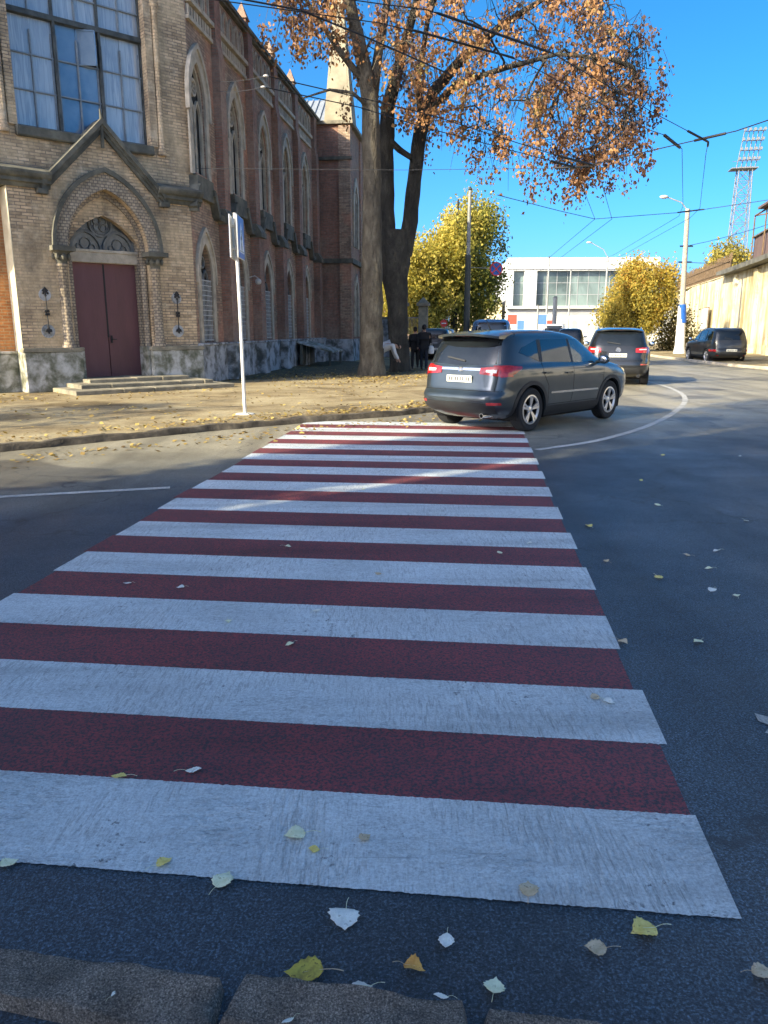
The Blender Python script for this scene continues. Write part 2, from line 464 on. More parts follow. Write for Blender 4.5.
def frame(P, az, base=(0, 0, 0)):
    """x runs along compass angle az (from +Y towards +X), y into the wall, z up"""
    a = radians(az)
    m = Matrix(((sin(a), -cos(a), 0, P[0]-base[0]), (cos(a), sin(a), 0, P[1]-base[1]), (0, 0, 1, P[2]-base[2] if len(P) > 2 else 0), (0, 0, 0, 1)))
    return m

def arch(cx, a, z0, zs, apex, n=10):
    """closed outline of a pointed opening"""
    h = apex-zs
    R = (a*a+h*h)/(2*a)
    th = math.asin(min(1, h/R)) if R >= h else pi/2
    if a-R > 0: th = pi-th
    pts = [(cx-a, z0), (cx+a, z0)]
    for i in range(n+1):
        t = th*i/n
        pts.append((cx+a-R+R*cos(t), zs+R*sin(t)))
    for i in range(n-1, -1, -1):
        t = th*i/n
        pts.append((cx-a+R-R*cos(t), zs+R*sin(t)))
    return pts

def arch_band(mb, cx, a0, a1, z0, zs, ap0, ap1, y0, y1, n=10):
    """solid band between two pointed outlines, open at the bottom"""
    i = arch(cx, a0, z0, zs, ap0, n)[1:]; o = arch(cx, a1, z0, zs, ap1, n)[1:]
    i.append((cx-a0, z0)); o.append((cx-a1, z0))
    m = len(i)
    vs = []
    for (x, z), (X, Z) in zip(i, o):
        vs += [(x, y0, z), (X, y0, Z), (X, y1, Z), (x, y1, z)]
    fs = []
    for k in range(m-1):
        b = 4*k
        for q in range(4):
            fs.append((b+q, b+(q+1) % 4, b+4+(q+1) % 4, b+4+q))
    fs += [(0, 1, 2, 3), (4*m-1, 4*m-2, 4*m-3, 4*m-4)]
    mb.add(vs, fs)

# ------------------------------------------------------------------ camera, sky, sun
TH = atan(182/769)
cam = bpy.data.cameras.new('camera')
cam.sensor_fit = 'HORIZONTAL'; cam.sensor_width = 36; cam.lens = 36.05
cam.clip_start = .05; cam.clip_end = 2000
co_ = bpy.data.objects.new('camera', cam); C.objects.link(co_)
co_.location = (0, 0, 1.65); co_.rotation_euler = (pi/2-TH, 0, 0)
scene.camera = co_

SAZ, SEL = 51.0, 26.0       # shadows run towards compass SAZ, sun height SEL
w = bpy.data.worlds.new('World'); scene.world = w; w.use_nodes = True
nt = w.node_tree
sky = nt.nodes.new('ShaderNodeTexSky'); sky.sky_type = 'NISHITA'; sky.sun_disc = False
sky.sun_elevation = radians(SEL); sky.sun_rotation = radians(SAZ+180)
sky.air_density = .4; sky.dust_density = 2.6; sky.ozone_density = 3.6
hs_ = nt.nodes.new('ShaderNodeHueSaturation'); hs_.inputs['Saturation'].default_value = 1.28; hs_.inputs['Hue'].default_value = .488
nt.links.new(sky.outputs[0], hs_.inputs['Color'])
nt.links.new(hs_.outputs[0], nt.nodes['Background'].inputs[0])
nt.nodes['Background'].inputs[1].default_value = .15
sl = bpy.data.lights.new('sun', 'SUN'); sl.energy = 3.75; sl.angle = radians(.55); sl.color = (1, .87, .58)
so = bpy.data.objects.new('sun', sl); C.objects.link(so)
d = V((sin(radians(SAZ))*cos(radians(SEL)), cos(radians(SAZ))*cos(radians(SEL)), -sin(radians(SEL))))
so.rotation_euler = d.to_track_quat('-Z', 'Y').to_euler()
scene.view_settings.view_transform = 'Standard'
scene.view_settings.look = 'None'
scene.view_settings.exposure = 1.52
scene.cycles.max_bounces = 6
scene.cycles.diffuse_bounces = 3
scene.cycles.glossy_bounces = 3
scene.cycles.use_adaptive_sampling = True
scene.cycles.adaptive_threshold = .02

# ------------------------------------------------------------------ ground, road, pavements
def sheet(name, pts, z, m, sub=None):
    mb = MB(); mb.add([(x, y, z) for x, y in pts], [tuple(range(len(pts)))])
    return tag(mb.build(name, m), kind='structure')
sheet('ground', [(-700, -300), (700, -300), (700, 1400), (-700, 1400)], -.03, M['ground'])
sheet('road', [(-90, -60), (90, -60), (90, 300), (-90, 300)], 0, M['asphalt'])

PZ = .085
# left kerb line: from the side street round the corner and up the main street
kerbL = [(-30, -9.9), (-20, -1.6), (-12, 5.05), (-8, 8.4), (-5.4, 10.63), (-3.0, 12.86), (-1.5, 14.09), (.1, 15.15), (1.1, 16.1), (1.9, 17.3), (2.4, 18.8), (2.8, 21), (3.1, 25), (3.6, 32), (4.2, 42), (6, 62), (9, 95), (14, 150)]
mb = MB()
pts = kerbL+[(-80, 150), (-80, -9.9)]
tri = tessellate_polygon([[V((x, y, 0)) for x, y in pts]])
mb.add([(x, y, PZ) for x, y in pts], tri)
tag(mb.build('pavement', M['pavement']), kind='structure')

def resample(line, step):
    out = [V((*line[0], 0))]
    for a, b in zip(line[:-1], line[1:]):
        a, b = V((*a, 0)), V((*b, 0)); n = max(1, int((b-a).length/step))
        out += [a.lerp(b, (i+1)/n) for i in range(n)]
    return out

def kerb(name, line, wdt, zt, m, side=1, step=.5, jit=.012):
    P = resample(line, step); mb = MB(); vs = []; fs = []
    r = random.Random(3)
    for i, p in enumerate(P):
        t = (P[min(i+1, len(P)-1)]-P[max(i-1, 0)]).normalized(); nrm = V((t.y, -t.x, 0))*side
        j = [r.uniform(-jit, jit) for _ in range(4)]
        vs += [p+nrm*(wdt*.6+j[0])+V((0, 0, -.01)), p+nrm*(wdt*.5+j[1])+V((0, 0, zt-.03+j[2])), p+nrm*(wdt*.35)+V((0, 0, zt+.012+j[3])), p-nrm*wdt*.5+V((0, 0, zt+.012+j[3])), p-nrm*wdt*.5+V((0, 0, -.01))]
    for i in range(len(P)-1):
        for k in range(4):
            fs.append((5*i+k, 5*i+k+1, 5*i+k+6, 5*i+k+5))
    mb.add(vs, fs)
    return tag(mb.build(name, m, smooth=50), kind='structure')
kerb('kerb', kerbL[:15], .17, PZ, M['kerb_far'], 1, .28, .022)
kerb('kerb', kerbL[14:], .17, PZ, M['kerb_far'], 1, 2.0)

# right pavement in front of the yellow wall
kerbR = [(60, 25.5), (30, 27.5), (19, 29.6), (16.6, 32), (16.2, 36), (16.6, 44), (17.8, 56), (20.5, 75), (24, 100), (30, 150)]
mb = MB(); pts = kerbR+[(110, 150), (110, 25.5)]
mb.add([(x, y, .11) for x, y in pts], tessellate_polygon([[V((x, y, 0)) for x, y in pts]]))
tag(mb.build('pavement', M['pavement']), kind='structure')
kerb('kerb', kerbR, .16, .11, M['trim'], -1, 1.0)

# earth bed along the church wall
mb = MB()
bed = [(-5.3, 24.6), (-3.9, 25.3), (-2.4, 27.0), (-.8, 27.3), (.9, 27.9), (1.3, 31), (.4, 34), (-1.6, 40.3), (-3.4, 40.3)]
mb.add([(x, y, PZ+.006) for x, y in bed], [tuple(range(len(bed)))])
tag(mb.build('earth_bed', M['earth']), kind='structure')

# near pavement behind the foreground kerb and the kerb stones themselves
near = [(-12, 3.3), (-1.35, 1.66), (.3, 1.42), (12, -.4), (12, -14), (-12, -14)]
sheet('pavement', near, .004, M['asphalt'])
def kerb_stone(a, b, w0, w1, zt, seed):
    """rough old granite block lying from a to b (ground points of the road edge)"""
    a, b = V((*a, 0)), V((*b, 0)); t = (b-a); L = t.length; t.normalize(); n = V((-t.y, t.x, 0))
    nu, nv = max(8, int(L/.02)), 12
    r = np.random.default_rng(seed)
    gx = r.normal(size=(nu+1, nv+1))
    for _ in range(2):
        gx = (gx+np.roll(gx, 1, 0)+np.roll(gx, -1, 0)+np.roll(gx, 1, 1)+np.roll(gx, -1, 1))/5
    lf = r.uniform(0, 6.3, 6)
    vs, fs = [], []
    for i in range(nu+1):
        u = i/nu
        wob = .006*sin(u*L*5+lf[0])+.003*sin(u*L*23+lf[1])
        wd = (w0*(1-u)+w1*u)
        e = min(u, 1-u)*L
        for j in range(nv+1):
            v = j/nv
            ev = min(v, 1-v)*wd
            edge = min(e, ev)
            z = zt*min(1, (max(edge, 0)/.010)**.4) if edge < .010 else zt
            z += gx[i, j]*.008*(0 if edge < .002 else 1)+.008*sin(u*L*9+lf[2]+v*3)*(edge > .01)
            cr = .018*max(0, 1-e/.05)*(.5-v)*2
            p = a+t*(u*L)-n*(v*wd-wob*(1-v)*1.2-.012*sin(u*L*5+lf[3])*v)+t*cr*(1 if u > .5 else -1)*-1
            vs.append((p.x, p.y, max(z, -.01) if edge > .001 else -.012))
    for i in range(nu):
        for j in range(nv):
            q = i*(nv+1)+j
            fs.append((q, q+1, q+nv+2, q+nv+1))
    mb = MB(); mb.add(vs, fs)
    return tag(mb.build('kerb', M['kerb'], smooth=80), kind='structure')
kerb_stone((-2.2, 1.94), (-.388, 1.648), .17, .17, .040, 5)
kerb_stone((-.379, 1.662), (.222, 1.574), .16, .15, .040, 9)
kerb_stone((.232, 1.566), (1.7, 1.32), .15, .15, .03, 12)

# painted markings
ZO = V((1.03, 1.88, 0)); ZU = V((-.994, .11, 0)); ZV = V((.118, .993, 0))
def zq(u0, u1, v0, v1, z):
    # the crossing widens by a few centimetres with distance
    def p(u, v): return ZO+ZU*u+ZV*v
    return [tuple((p(a, b)+V((0, 0, z)))) for a, b in ((u0, v0), (u1, v0), (u1, v1), (u0, v1))]
per, ww = .966, .478
mw, mr_ = MB(), MB()
def ragged(mb, u0, u1, v0, v1, z, seed):
    r = random.Random(seed); n = 420
    lo = [V(ZO+ZU*(u0+(u1-u0)*i/n)+ZV*(v0+(r.uniform(-.0022, .0022)-(.006*r.random() if r.random() < .03 else 0)))) for i in range(n+1)]
    hi = [V(ZO+ZU*(u0+(u1-u0)*i/n)+ZV*(v1+(r.uniform(-.0022, .0022)-(.006*r.random() if r.random() < .03 else 0)))) for i in range(n+1)]
    vs = [(p.x, p.y, z) for p in lo+hi]
    mb.add(vs, [(i, i+1, n+1+i+1, n+1+i) for i in range(n)])
for k in range(13):
    v0 = k*per; wd = 3.66+.02*k; r = random.Random(k)
    ragged(mw, -.005+r.uniform(-.01, .01), wd+r.uniform(-.02, .02), v0, v0+ww+.01, .004, k)
    if k < 12:
        ragged(mr_, .02+r.uniform(-.015, .015), wd+.02+r.uniform(-.03, .03), v0+ww, v0+per, .0035, 50+k)
tag(mw.build('crosswalk_white_markings', M['stripe_white']), kind='structure')
tag(mr_.build('crosswalk_red_markings', M['stripe_red']), kind='structure')

def ribbon(name, line, wd, z, m, smooth_it=True):
    P = [V((*p, 0)) for p in line]
    if smooth_it:
        Q = []
        for i in range(len(P)-1):
            p0, p1, p2, p3 = P[max(i-1, 0)], P[i], P[i+1], P[min(i+2, len(P)-1)]
            for k in range(8):
                t = k/8
                Q.append(.5*((2*p1)+(p2-p0)*t+(2*p0-5*p1+4*p2-p3)*t*t+(3*p1-p0-3*p2+p3)*t**3))
        P = Q+[P[-1]]
    vs = []
    for i, p in enumerate(P):
        t = (P[min(i+1, len(P)-1)]-P[max(i-1, 0)]).normalized(); n = V((t.y, -t.x, 0))
        vs += [tuple(p+n*wd/2+V((0, 0, z))), tuple(p-n*wd/2+V((0, 0, z)))]
    mb = MB(); mb.add(vs, [(2*i, 2*i+1, 2*i+3, 2*i+2) for i in range(len(P)-1)])
    return tag(mb.build(name, m), kind='structure')
ribbon('lane_line', [(2.16, 10.78), (3.33, 11.79), (4.75, 13.71), (6.22, 16.36), (7.35, 18.9), (8.1, 21.4), (8.6, 24.6), (9.2, 32), (9.9, 44)], .12, .004, M['line_white'])
ribbon('lane_line', [(-9, 6.15), (-3.9, 7.63), (-2.3, 8.10)], .11, .004, M['line_white'], False)
mb = MB(); mb.add([(1.60, 2.93, .004), (1.70, 2.90, .004), (1.86, 3.0, .004), (1.84, 3.12, .004), (1.69, 3.06, .004), (1.635, 3.1, .004), (1.62, 3.03, .004), (1.655, 2.99, .004)], [(0, 1, 2, 3, 4, 7), (4, 5, 6, 7)])
tag(mb.build('paint_mark', M['line_white']), kind='structure')
for i in range(4):
    kerb_stone((1.72+1.5*i, 1.317-.23*i), (3.20+1.5*i, 1.09-.23*i), .15, .15, .032, 30+i)
    kerb_stone((-3.7-1.5*i, 2.19+.25*i), (-2.22-1.5*i, 1.945+.25*i), .17, .17, .038, 40+i)

# ------------------------------------------------------------------ the church
CP = (-5.458, 23.08, 0)                 # street corner where entrance face and nave meet
church = empty('brick_church', CP, 0, 'old brick gothic church with maroon door, pointed windows and buttresses', 'church')
FX = frame(CP, 48.5, CP)                # entrance face
NX = frame(CP, 7.0, CP)                 # nave side
SC = -2.45                              # portal centre
def part(mb, name, m, X=FX, parent=church, **k):
    return mb.build(name, m, parent, X, **k)

# -- portal block
mb = MB()
mb.holed([(-4.87, .1), (0, .1), (0, 5.46), (-1.12, 5.46), (SC, 6.78), (-3.78, 5.46), (-4.87, 5.46)], [arch(SC, 1.10, .2, 3.72, 5.22)], 0, .5)
part(mb, 'portal_wall', M['brick_tan'])
mb = MB(); mb.box(-4.89, -4.872, .0, .58, .1, 5.1)
part(mb, 'portal_return', M['pale_return'])
mb = MB(); mb.holed(arch(SC, 1.12, .2, 3.72, 5.25), [arch(SC, .98, .25, 3.72, 5.06)], .2, .14)
part(mb, 'recessed_arch', M['arch_brick'])
mb = MB(); mb.holed(arch(SC, 1.12, .2, 3.72, 5.25), [arch(SC, .90, .3, 3.72, 4.95)], .345, .18)
part(mb, 'inner_arch', M['arch_brick'])
mb = MB()
arch_band(mb, SC, 1.10, 1.40, 3.72, 3.73, 5.22, 5.62, -.07, -.002)
part(mb, 'archivolt', M['arch_brick'])
mb = MB(); arch_band(mb, SC, 1.40, 1.49, 3.70, 3.73, 5.62, 5.75, -.13, .0)
part(mb, 'hood_mould', M['darkstone'])
mb = MB(); mb.box(SC-.92, SC+.92, .34, .50, 3.40, 3.70); mb.box(SC-.95, SC+.95, .31, .42, 3.66, 3.74)
part(mb, 'lintel', M['trim'], bevel=.012)
# door
dr = MB(); dr.box(SC-.90, SC-.008, .50, .56, .385, 3.40)
for z in (.34, 1.1, 1.9, 2.7, 3.3): pass
door = part(dr, 'door_leaf', M['door'], bevel=.006)
dr = MB(); dr.box(SC+.008, SC+.90, .50, .56, .385, 3.40)
part(dr, 'door_leaf', M['door'], bevel=.006)
mb = MB(); mb.box(SC-.95, SC+.95, .575, .62, .3, 3.45)
mb.box(SC-.02, SC+.022, .488, .50, 1.45, 3.38)
part(mb, 'door_backing', M['iron'])
mb = MB(); mb.box(SC+.06, SC+.10, .46, .50, 1.3, 1.5); mb.tube([(SC+.08, .46, 1.4), (SC+.08, .42, 1.4), (SC+.2, .42, 1.4)], .012, 6)
part(mb, 'door_handle', M['iron'])
# tympanum
mb = MB(); mb.prism(arch(SC, .93, 3.68, 3.72, 4.98), .50, .53)
tymp = part(mb, 'tympanum_window', M['glass_tymp'])
mb = MB()
def ring(mb, cx, cz, r, wd, y0, y1, n=28, a0=0, a1=2*pi):
    full = abs(a1-a0-2*pi) < 1e-6
    vs = []
    k = n if full else n+1
    for i in range(k):
        t = a0+(a1-a0)*i/n
        for rr, y in ((r-wd/2, y0), (r+wd/2, y0), (r+wd/2, y1), (r-wd/2, y1)):
            vs.append((cx+rr*cos(t), y, cz+rr*sin(t)))
    fs = []
    for i in range(n):
        a, b = 4*i, 4*((i+1) % k)
        for q in range(4): fs.append((a+q, a+(q+1) % 4, b+(q+1) % 4, b+q))
    mb.add(vs, fs)
ring(mb, SC, 4.40, .30, .055, .44, .50); ring(mb, SC, 4.40, .245, .02, .46, .50)
for a in range(4):
    ring(mb, SC+.11*cos(a*pi/2+pi/4), 4.40+.11*sin(a*pi/2+pi/4), .10, .022, .46, .50, 16)
for sx in (-1, 1):
    arch_band(mb, SC+sx*.44, .38, .435, 3.72, 3.73, 4.18, 4.26, .44, .50, 8)
    ring(mb, SC+sx*.44, 3.90, .14, .02, .46, .50, 16)
    ring(mb, SC+sx*.27, 3.80, .08, .016, .46, .50, 12); ring(mb, SC+sx*.61, 3.80, .08, .016, .46, .50, 12)
arch_band(mb, SC, .86, .92, 3.72, 3.73, 4.88, 4.96, .43, .50)
mb.build('tracery', M['tracery'], tymp, FX)
# columns
for sx in (-1, 1):
    cx = SC+sx*1.27
    mb = MB()
    mb.lathe([(.19, 1.15), (.19, 1.24), (.155, 1.30), (.165, 1.34), (.135, 1.4), (.13, 3.22), (.155, 3.25), (.155, 3.3)], 16, 'z', (cx, .02, 0))
    col = part(mb, 'column', M['arch_brick'], smooth=40)
    mb = MB()
    mb.lathe([(.14, 3.25), (.15, 3.36), (.20, 3.46), (.18, 3.5), (.25, 3.60)], 12, 'z', (cx, .02, 0))
    for k in range(8):
        t = k*pi/4
        mb.sphere((cx+.2*cos(t), .02+.2*sin(t), 3.47), .06, 6, 4, (1, 1, 1.5))
    mb.box(cx-.29, cx+.29, -.27, .2, 3.60, 3.72)
    mb.build('capital', M['darkstone'], col, FX, smooth=45)
    # inner half column of the jamb
    mb = MB(); mb.lathe([(.09, 1.2), (.09, 3.4)], 12, 'z', (SC+sx*1.02, .22, 0))
    part(mb, 'jamb_shaft', M['arch_brick'], smooth=40)
# plinth blocks
for a, b in ((-4.90, -3.42), (-1.48, .10)):
    mb = MB(); mb.box(a, b, -.13, .46, .08, 1.10)
    pl = part(mb, 'plinth_block', M['plaster2'], bevel=.02)
    mb = MB(); mb.prism([(a-.03, 1.10), (b+.03, 1.10), (b+.03, 1.15), (b, 1.20), (a, 1.20), (a-.03, 1.15)], -.16, .1)
    mb.build('plinth_cap', M['step'], pl, FX)
for a, b in ((-3.40, -3.33), (-1.57, -1.50)):
    mb = MB(); mb.box(a, b, .0, .5, .2, 1.2)
    part(mb, 'jamb_base', M['plaster2'])
# steps
mb = MB()
for i, (x0, x1, yf) in enumerate(((-4.30, .15, -1.75), (-3.95, -.22, -1.20), (-3.52, -.68, -.66))):
    r = random.Random(i)
    zt = .095+.1*(i+1)
    x = x0
    while x < x1-.05:
        L = min(x1-x, r.uniform(.7, 1.3))
        if x1-(x+L) < .25: L = x1-x
        mb.box(x+.004, x+L-.004, yf+r.uniform(-.015, .02), .5, .05, zt+r.uniform(-.008, .008))
        x += L
part(mb, 'steps', M['step'], bevel=.018)
# cornice ledges and gable coping
for a, b in ((-5.06, -3.85), (-1.02, .30)):
    mb = MB()
    prof = [(-.06, 5.05), (-.10, 5.14), (-.16, 5.16), (-.16, 5.24), (-.22, 5.28), (-.26, 5.36), (-.26, 5.42), (.42, 5.66), (.42, 5.05)]
    vs = [(a, y, z) for y, z in prof]+[(b, y, z) for y, z in prof]
    n = len(prof)
    mb.add(vs, [tuple(range(n)), tuple(range(2*n-1, n-1, -1))]+[(i, (i+1) % n, (i+1) % n+n, i+n) for i in range(n)])
    part(mb, 'cornice', M['darkstone'])
for sx in (-1, 1):
    mb = MB()
    for y0, y1, t0, t1 in ((-.20, .45, .10, .20), (-.14, .3, .03, .10), (-.09, .2, -.05, .03)):
        q = [(SC, 6.62+t0*1.4), (SC+sx*1.62, 4.98+t0*1.4), (SC+sx*1.62, 4.98+t1*1.4), (SC, 6.62+t1*1.4)]
        mb.prism(q, y0, y1)
    mb.box(SC+sx*1.62-.13, SC+sx*1.62+.13, -.17, .05, 4.93, 5.05)
    part(mb, 'gable_coping', M['darkstone'])
mb = MB(); mb.tube([(SC, -.1, 6.2), (SC, -.14, 6.9), (SC, -.1, 7.12)], [.05, .045, .02], 6)
part(mb, 'gable_finial', M['darkstone'])

# -- tower wall above and beside the portal
WC = -2.68
mb = MB()
mb.holed([(-9, 5.2), (-4.86, 5.2), (-4.86, 0), (.283, 0), (.283, 13.4), (-2.5, 15.6), (-5.3, 13.4), (-9, 13.4)], [arch(WC, 1.72, 6.5, 10.2, 12.4), arch(SC, 1.2, .2, 3.0, 4.6)], .25, .40)
part(mb, 'tower_wall', M['brick_tan'])
mb = MB(); mb.box(-9, -4.86, .56, .60, 1.05, 5.5)
part(mb, 'recessed_wall', M['brick_bounce_orange'])
mb = MB(); mb.box(-9, -4.89, .42, .6, .08, 1.05); mb.box(-9, -4.89, .39, .6, 1.05, 1.12)
part(mb, 'plinth_block', M['plaster2'], bevel=.015)
mb = MB()
prof = [(.50, 5.05), (.30, 5.12), (.12, 5.25), (.12, 5.36), (.47, 5.55), (.55, 5.05)]
n = len(prof); vs = [(-9, y, z) for y, z in prof]+[(-5.07, y, z) for y, z in prof]
mb.add(vs, [tuple(range(n)), tuple(range(2*n-1, n-1, -1))]+[(i, (i+1) % n, (i+1) % n+n, i+n) for i in range(n)])
part(mb, 'cornice', M['darkstone'])
for a, b in ((-9, -5.3), (0, .33)):
    mb = MB(); mb.box(a, b, .3, .7, 13.4, 13.6)
    part(mb, 'tower_coping', M['darkstone'])
# right flank and top of the tower so it stays solid from the side
mb = MB(); mb.box(.26, .278, .3, 3.0, 5.5, 13.4)
mb.box(-9, .32, 3.0, 3.1, .1, 13.4)
part(mb, 'tower_flank', M['brick_tan'])
# great window
mb = MB()
arch_band(mb, WC, 1.72, 1.92, 6.5, 10.2, 12.4, 12.7, .19, .248)
for sx in (-1, 1):
    mb.lathe([(.11, 6.3), (.13, 6.4), (.085, 6.5), (.085, 9.9), (.13, 10.0), (.13, 10.1)], 10, 'z', (WC+sx*2.03, .22, 0))
part(mb, 'window_moulding', M['brick_tan'], smooth=40)
mb = MB(); mb.prism([(WC-1.78, 6.26), (WC+1.78, 6.26), (WC+1.78, 6.50), (WC-1.78, 6.50)], .12, .6)
part(mb, 'window_sill', M['darkstone'], bevel=.03)
mb = MB(); fy0, fy1 = .45, .55
def rc(x0, x1, z0, z1): return [(x0, z0), (x1, z0), (x1, z1), (x0, z1)]
mb.holed(arch(WC, 1.73, 6.49, 10.2, 12.4), [rc(WC+x, WC+x+1.08, 6.58, 9.05) for x in (-1.68, -.54, .60)]+[rc(WC+x, WC+x+1.08, 9.19, z) for x, z in ((-1.68, 10.4), (-.54, 11.7), (.60, 10.4))], fy0, fy1-fy0)
mb.box(WC-1.70, WC+1.70, .39, .45, 9.06, 9.18)
for x in (WC-.57, WC+.57): mb.box(x-.03, x+.03, .40, .45, 6.52, 9.06)
gw = part(mb, 'great_window', M['winframe'])
mb = MB()
for i, x in enumerate((WC-1.68, WC-.54, WC+.60)):
    L = 1.08
    mb.box(x+L/2-.016, x+L/2+.016, .47, .52, 6.29, 8.78)
    for z in (7.40, 8.22): mb.box(x, x+L, .475, .52, z-.016, z+.016)
    mb.box(x+.02, x+.05, .48, .52, 6.29, 8.78); mb.box(x+L-.05, x+L-.02, .48, .52, 6.29, 8.78)
    mb.box(x+L/2-.016, x+L/2+.016, .47, .52, 9.19, 10.5)
    mb.box(x, x+L, .475, .52, 9.72, 9.752)
mb.build('glazing_bars', M['winbar'], gw, FX)
for i, x in enumerate((WC-1.68, WC-.54, WC+.60)):
    L = 1.08
    mb = MB()
    r = random.Random(i+4)
    cells = []
    for a, b in ((x, x+L/2), (x+L/2, x+L)):
        for z0, z1 in ((6.58, 7.40), (7.40, 8.22), (8.22, 9.05)):
            if i == 1 and a > x and z0 == 8.22: continue
            t = r.uniform(-.012, .012); s = r.uniform(-.012, .012)
            mb.add([(a, .53+t, z0), (b, .53+s, z0), (b, .53+s-t, z1), (a, .53, z1)], [(0, 1, 2, 3)])
    mb.build('pane', M['glass_blue'] if i == 1 else M['curtain'], gw, FX)
    mb = MB(); mb.box(x, x+L, .53, .54, 9.19, 10.55)
    mb.build('pane', M['curtain'], gw, FX)
mb = MB()
a0 = WC+.0
mb.bar((a0+.02, .53, 8.24), (a0+.40, .29, 8.24), .03, .03); mb.bar((a0+.02, .53, 9.03), (a0+.40, .29, 9.03), .03, .03)
mb.bar((a0+.40, .29, 8.24), (a0+.40, .29, 9.03), .03, .03); mb.bar((a0+.02, .53, 8.24), (a0+.02, .53, 9.03), .03, .03)
mb.add([(a0+.02, .53, 8.24), (a0+.40, .29, 8.24), (a0+.40, .29, 9.03), (a0+.02, .53, 9.03)], [(0, 1, 2, 3)])
mb.build('open_casement', M['glass_blue'], gw, FX)
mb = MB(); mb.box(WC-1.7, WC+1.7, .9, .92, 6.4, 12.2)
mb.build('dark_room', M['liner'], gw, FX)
# iron wall anchors with whitewashed backs
for cx in (-4.22, -.60):
    mb = MB()
    for z, s in ((2.52, .15), (1.62, .17)):
        mb = MB(); mb.lathe([(.001, -.012), (s, -.012), (s*1.02, 0)], 18, 'y', (cx, 0, z))
        part(mb, 'whitewash_patch', M['plaster'])
    mb = MB()
    mb.tube([(cx, -.05, 1.60), (cx, -.05, 2.62)], .014, 6)
    for z in (2.56, 2.08, 1.64):
        for k in range(4):
            t = k*pi/2+(pi/4 if z == 2.08 else 0)
            mb.sphere((cx+.055*cos(t), -.05, z+.055*sin(t)), .03, 6, 5, (1, .6, 1.2))
    mb.tube([(cx, -.05, 2.08), (cx, .05, 2.08)], .02, 6)
    mb.prism([(cx-.09, 1.60), (cx+.09, 1.60), (cx+.05, 1.66), (cx, 1.72), (cx-.05, 1.66)], -.06, -.02)
    mb.prism([(cx-.08, 2.62), (cx, 2.56), (cx+.08, 2.62), (cx, 2.72)], -.06, -.02)
    part(mb, 'wall_anchor', M['iron'])

